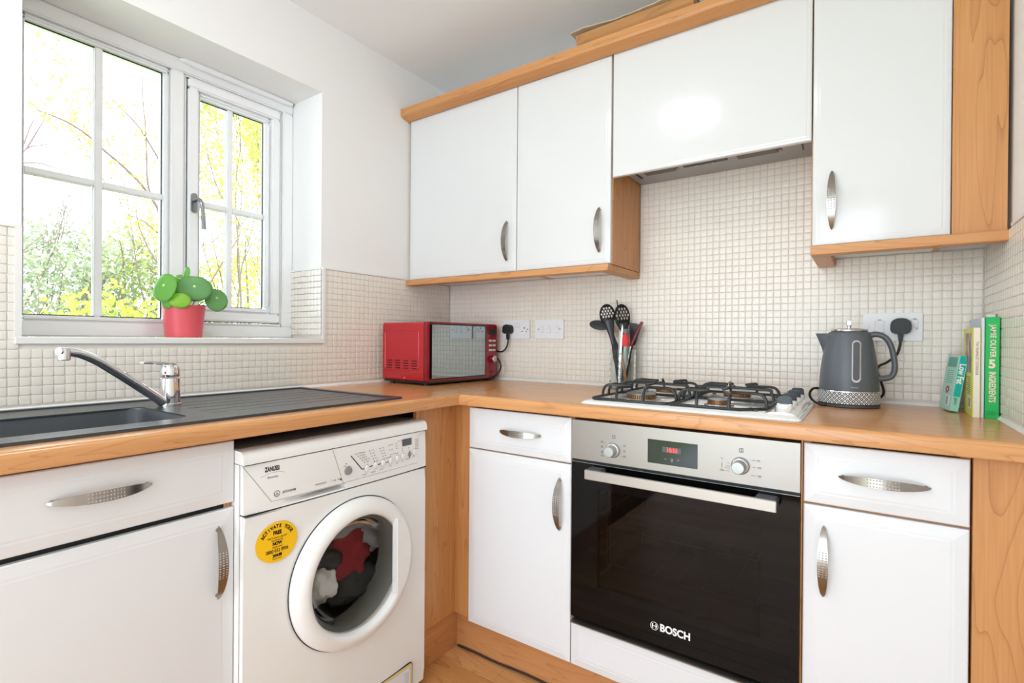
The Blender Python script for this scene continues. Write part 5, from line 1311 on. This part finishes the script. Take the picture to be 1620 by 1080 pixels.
for (c, nn, rx, rz, mi) in leaf_specs:
    nn = Vector(nn).normalized(); cc = Vector(c); upv = Vector((0, 0, 1)); up2 = (upv-nn*upv.dot(nn)); up2 = up2.normalized() if up2.length > .05 else Vector((1, 0, 0)); sd = up2.cross(nn)
    bm = B(); nr, na = 5, 28; rows_ = []
    for i in range(1, nr+1):
        t = i/nr; rows_.append([])
        for k in range(na):
            a = 2*pi*k/na; notch = 1-.05*exp(-((a-pi*.5)/.25)**2)
            p = cc + sd*cos(a)*rx*t*notch + up2*sin(a)*rz*t*notch - nn*(.006*t*t+.002*sin(3*a)*t*t)
            rows_[-1].append(bm.verts.new(p))
    c0 = bm.verts.new(cc)
    for k in range(na): bm.faces.new((c0, rows_[0][k], rows_[0][(k+1) % na]))
    for r0, r1 in zip(rows_, rows_[1:]):
        for k in range(na): bm.faces.new((r0[k], r1[k], r1[(k+1) % na], r0[(k+1) % na]))
    bmesh.ops.recalc_face_normals(bm, faces=bm.faces); bmesh.ops.solidify(bm, geom=bm.faces[:], thickness=.0012)
    lo = mk('leaf', bm, LG[mi], pp, smooth=True, angle=180)
    if rx > .033:
        bm = B(); lathe(bm, [(.0042, 0), (.002, .0006), (0, .0006)], (0, 0, 0), 'z', 12); xf(bm, frame(cc+up2*.006+nn*.0004, sd, up2) if sd.cross(up2).dot(nn) > 0 else frame(cc+up2*.006+nn*.0004, -sd, up2)); mk('leaf_centre', bm, mat('pale_leaf_centre', '#cfe3a8', .4), lo)
    bm = B(); base = Vector((PXc+(cc.x-PXc)*.25, PYc+(cc.y-PYc)*.25, PZc+.09)); tube(bm, catmull([base, (base+cc)/2+Vector((0, 0, .012)), cc-nn*.002], 5), .0017, 6); mk('leaf_stem', bm, LG[1], lo, smooth=True)

# ------------------------------------------------------------------ ceiling light (its reflection shows in the flap door)
cl = thing('ceiling_light', (.947, -1.404, ZC-.05), 'round flush ceiling light reflected in the hood flap door', 'lamp')
bm = B(); lathe(bm, [(.155, .0498), (.155, .035), (.150, .030)], (.947, -1.404, ZC-.05), 'z', 48); mk('lamp_base', bm, UPVC, cl, smooth=True)
bm = B(); lathe(bm, [(.135, .030), (.126, .010), (.085, -.008), (0, -.014)], (.947, -1.404, ZC-.05), 'z', 48, cap=False); mk('diffuser', bm, mat('lit_diffuser', '#ffffff', .5, emit='#f6faff', es=24), cl, smooth=True)

# ------------------------------------------------------------------ outside: ground, shrubs, trees
bm = B(); box(bm, -22, wl0, -12, 14, -.45, -.35)
struct('ground', bm, mat('garden_lawn', '#8fa765', .95, bump=.5, bscale=20), 'lawn outside the window')
BARK = mat('grey_brown_bark', '#75665c', .85)
def foliage_mat(name, c, tl=.5):
    m = bpy.data.materials.new(name); m.use_nodes = True; n = m.node_tree; n.nodes.clear(); cc = srgb(c)
    out = N(n, 'ShaderNodeOutputMaterial'); df = N(n, 'ShaderNodeBsdfDiffuse'); ts = N(n, 'ShaderNodeBsdfTranslucent'); mx = N(n, 'ShaderNodeMixShader'); mx.inputs[0].default_value = tl
    df.inputs[0].default_value = (*cc, 1); ts.inputs[0].default_value = (*cc, 1)
    n.links.new(df.outputs[0], mx.inputs[1]); n.links.new(ts.outputs[0], mx.inputs[2]); n.links.new(mx.outputs[0], out.inputs[0]); return m
F_LIME = foliage_mat('lime_spring_leaves', '#b7c25e'); F_GRN = foliage_mat('fresh_green_leaves', '#a4ae7c'); F_GRY = foliage_mat('grey_green_leaves', '#a0a88b', .4); F_YEL = foliage_mat('yellow_green_leaves', '#bfc86a')
def leaves(name, pts, size, m, parent, r=rng):
    V, F = [], []
    for p in pts:
        p = Vector(p); a = Vector((r.random()-.5, r.random()-.5, r.random()-.5)).normalized(); b = a.cross(Vector((r.random()-.5, r.random()-.5, r.random()-.5))).normalized()
        s = size*(.6+.8*r.random()); k = len(V); c = a.cross(b)*s*.15
        V += [tuple(p-a*s), tuple(p+b*s*.5+c), tuple(p+a*s), tuple(p-b*s*.5+c)]; F.append((k, k+1, k+2, k+3))
    me = bpy.data.meshes.new(name); me.from_pydata(V, [], F); me.materials.append(m)
    o = bpy.data.objects.new(name, me); link(o, parent); o['kind'] = 'stuff'; return o
def twig_tree(root, h, spread, r0, seed, levels=4, lean=(0, 0, 0)):
    """recursive branches; returns list of (points, radius) and tip positions"""
    r = random.Random(seed); br, tips = [], []
    def grow(p, d_, L_, rad, lv):
        pts = [p]; q = p.copy(); d_ = d_.copy()
        for i in range(4):
            d_ = (d_+Vector((r.random()-.5, r.random()-.5, r.random()-.3))*.28).normalized(); q = q+d_*L_/4; pts.append(q.copy())
            if lv > 0 and i >= 1:
                for _ in range(1 if lv > 2 else 2):
                    nd = (d_+Vector((r.random()-.5, r.random()-.5, r.random()*.5-.1))*spread).normalized(); grow(q, nd, L_*(.5+.25*r.random()), rad*.55, lv-1)
            if lv <= 1: tips.append(q.copy())
        br.append((pts, rad))
    grow(Vector(root), Vector((lean[0], lean[1], 1)).normalized(), h, r0, levels); return br, tips
def tree(name, label, cat, root, h, spread, r0, seed, m, lsize, per=3, levels=4, lean=(0, 0, 0), group=None, jit=.1):
    t = thing(name, root, label, cat, group); br, tips = twig_tree(root, h, spread, r0, seed, levels, lean)
    bm = B()
    for pts, rad in br: tube(bm, pts, [rad*(1-.6*i/4) for i in range(5)], 4)
    mk('branches', bm, BARK, t); r = random.Random(seed)
    pl = [p+Vector((r.gauss(0, jit), r.gauss(0, jit), r.gauss(0, jit))) for p in tips for _ in range(per)]
    if per: leaves('foliage', pl, lsize, m, t, r)
    return t
# clipped-looking shrub masses low in the view
def shrub(name, label, c, s, cnt, m, lsize, seed, top_noise=.35):
    t = thing(name, (c[0], c[1], -.35), label, 'shrub'); r = random.Random(seed); pl = []
    bm = B()
    for k in range(9):
        a = 2*pi*k/9; tip = Vector((c[0]+s[0]*.7*cos(a), c[1]+s[1]*.7*sin(a), c[2]+s[2]*(.35+.5*r.random()))); b0 = Vector((c[0], c[1], -.35)); tube(bm, [b0, (b0+tip)/2+Vector((0, 0, .1)), tip], [.03, .018, .006], 5)
        for _ in range(4): tube(bm, [tip, tip+Vector((r.gauss(0, .15), r.gauss(0, .2), .1+.3*r.random()))], [.006, .003], 4)
    mk('branches', bm, BARK, t)
    while len(pl) < cnt:
        d_ = Vector((r.gauss(0, 1), r.gauss(0, 1), r.gauss(0, 1))).normalized(); k = (.45+.55*r.random()**.4)*(1+top_noise*noise.noise(d_*2.6+Vector((seed, 0, 0))))
        pl.append((c[0]+d_.x*s[0]*k, c[1]+d_.y*s[1]*k, c[2]+d_.z*s[2]*k))
    leaves('foliage', pl, lsize, m, t, r)
shrub('shrub', 'grey-green shrub in the lower left pane of the window', (-6.2, -.15, 1.0), (1.0, .8, 1.45), 9000, F_GRY, .035, 11)
shrub('shrub', 'bushy green shrub seen through the middle of the large pane', (-6.4, .85, 1.0), (1.0, .75, 1.50), 9000, F_GRN, .035, 12)
shrub('shrub', 'low lime-leaved shrub just outside the window', (-4.6, .05, .55), (.6, .9, 1.05), 2600, F_LIME, .045, 13)
shrub('shrub', 'pale green shrub behind the opening casement', (-5.8, 2.15, 1.1), (1.0, .95, 1.6), 7000, F_YEL, .035, 14)
shrub('shrub', 'far hedge-like shrub left of the window view', (-8.5, -.9, 1.1), (1.2, 1.2, 1.5), 5000, F_GRY, .045, 15)
tree('tree', 'bare twiggy tree behind the shrubs in the large pane', 'tree', (-5.6, .75, -.35), 1.9, .9, .020, 21, F_LIME, .024, per=1, levels=4, lean=(0, -.10, 0), jit=.05)
tree('tree', 'young lime-leaved tree filling the opening casement', 'tree', (-4.4, 1.35, -.35), 2.6, 1.0, .020, 22, F_LIME, .024, per=5, levels=4, lean=(0, -.05, 0))
tree('tree', 'tall slim tree behind the casement with pale leaves', 'tree', (-5.4, 2.0, -.35), 3.0, .9, .022, 23, F_YEL, .026, per=5, levels=4)
tree('tree', 'leafless small tree at the far left of the window view', 'tree', (-6.0, -.55, -.35), 1.9, 1.0, .018, 24, F_GRN, .03, per=0, levels=4)
# arching branches close to the glass
at = thing('tree', (-3.0, .02, -.35), 'nearby tree with long arching twigs and small lime leaves', 'tree')
BR = [[(-3, .02, -.35), (-3.02, .02, 1.0), (-3.02, .0, 1.75), (-3.0, -.1386, 2.0696), (-3, -.2644, 2.2713), (-3, -.3921, 2.3971), (-3, -.5329, 2.5009), (-3, -.6285, 2.5787), (-3, -.7381, 2.6335), (-3, -.8594, 2.6573), (-3, -.9159, 2.6627)],
      [(-3, .0, 1.75), (-3.02, -.1, 2.0), (-3, -.2382, 2.2778), (-3, -.2568, 2.5255), (-3, -.2666, 2.7743), (-3, -.2847, 2.9686), (-3, -.29, 3.1918)],
      [(-3, -.02, 2.2), (-3, -.1497, 2.4954), (-3, -.2442, 2.6557), (-3, -.331, 2.7768), (-3, -.4349, 2.8617), (-3, -.5071, 2.9302)],
      [(-3, .02, 1.2), (-3, .35, 1.8), (-3, .4882, 2.1077), (-3, .2914, 2.4078), (-3, .1841, 2.7659), (-3, .1217, 2.9633)],
      [(-3, .0, 1.5), (-3, -.02, 1.6), (-3, -.10, 1.85), (-3, -.25, 2.0), (-3, -.38, 2.05)],
      [(-3, .02, 1.4), (-3, .0, 1.55), (-3, -.18, 1.70), (-3, -.30, 1.95), (-3, -.33, 2.12)]]
bm = B(); tipz = []
for bi, b in enumerate(BR):
    c = catmull(b, 5); r0 = .012 if bi == 0 else .007
    tube(bm, c, [r0*(1-.8*i/(len(c)-1))+.0018 for i in range(len(c))], 6)
    for i in range(len(c)//3, len(c)):
        for _ in range(2):
            if rng.random() < .6:
                e_ = c[i]+Vector((rng.gauss(0, .05), rng.gauss(0, .05), rng.gauss(0, .03)))
                for __ in range(4): tipz.append(e_+Vector((rng.gauss(0, .018), rng.gauss(0, .022), rng.gauss(0, .014))))
mk('branches', bm, mat('twig_brown', '#6c5558', .8), at)
leaves('foliage', tipz, .017, F_LIME, at)
bt = thing('tree', (-3.2, -1.6, -.35), 'nearby bare twigs reaching in from the left edge of the window', 'tree')
bm = B()
tube(bm, catmull([(-3.2, -1.6, -.35), (-3.1, -1.5, 1.2), (-3.05, -1.2, 2.0), (-3, -1.0047, 2.2611)], 5), [.02]*8+[.012]*8, 6)
for b in ([(-3, -1.05, 2.2), (-3, -.9669, 2.38), (-3, -.8587, 2.4448), (-3, -.7378, 2.5425)], [(-3, -1.02, 2.25), (-3, -.9481, 2.5378), (-3, -.9158, 2.6147)], [(-3, -1.03, 2.26), (-3, -.9082, 2.2975), (-3, -.807, 2.2818), (-3, -.72, 2.22)], [(-3, -.9669, 2.38), (-3, -.90, 2.55), (-3, -.86, 2.65)]):
    c = catmull(b, 5); tube(bm, c, [.006*(1-.7*i/(len(c)-1)) for i in range(len(c))], 5)
mk('branches', bm, MC['twig_brown'], bt)
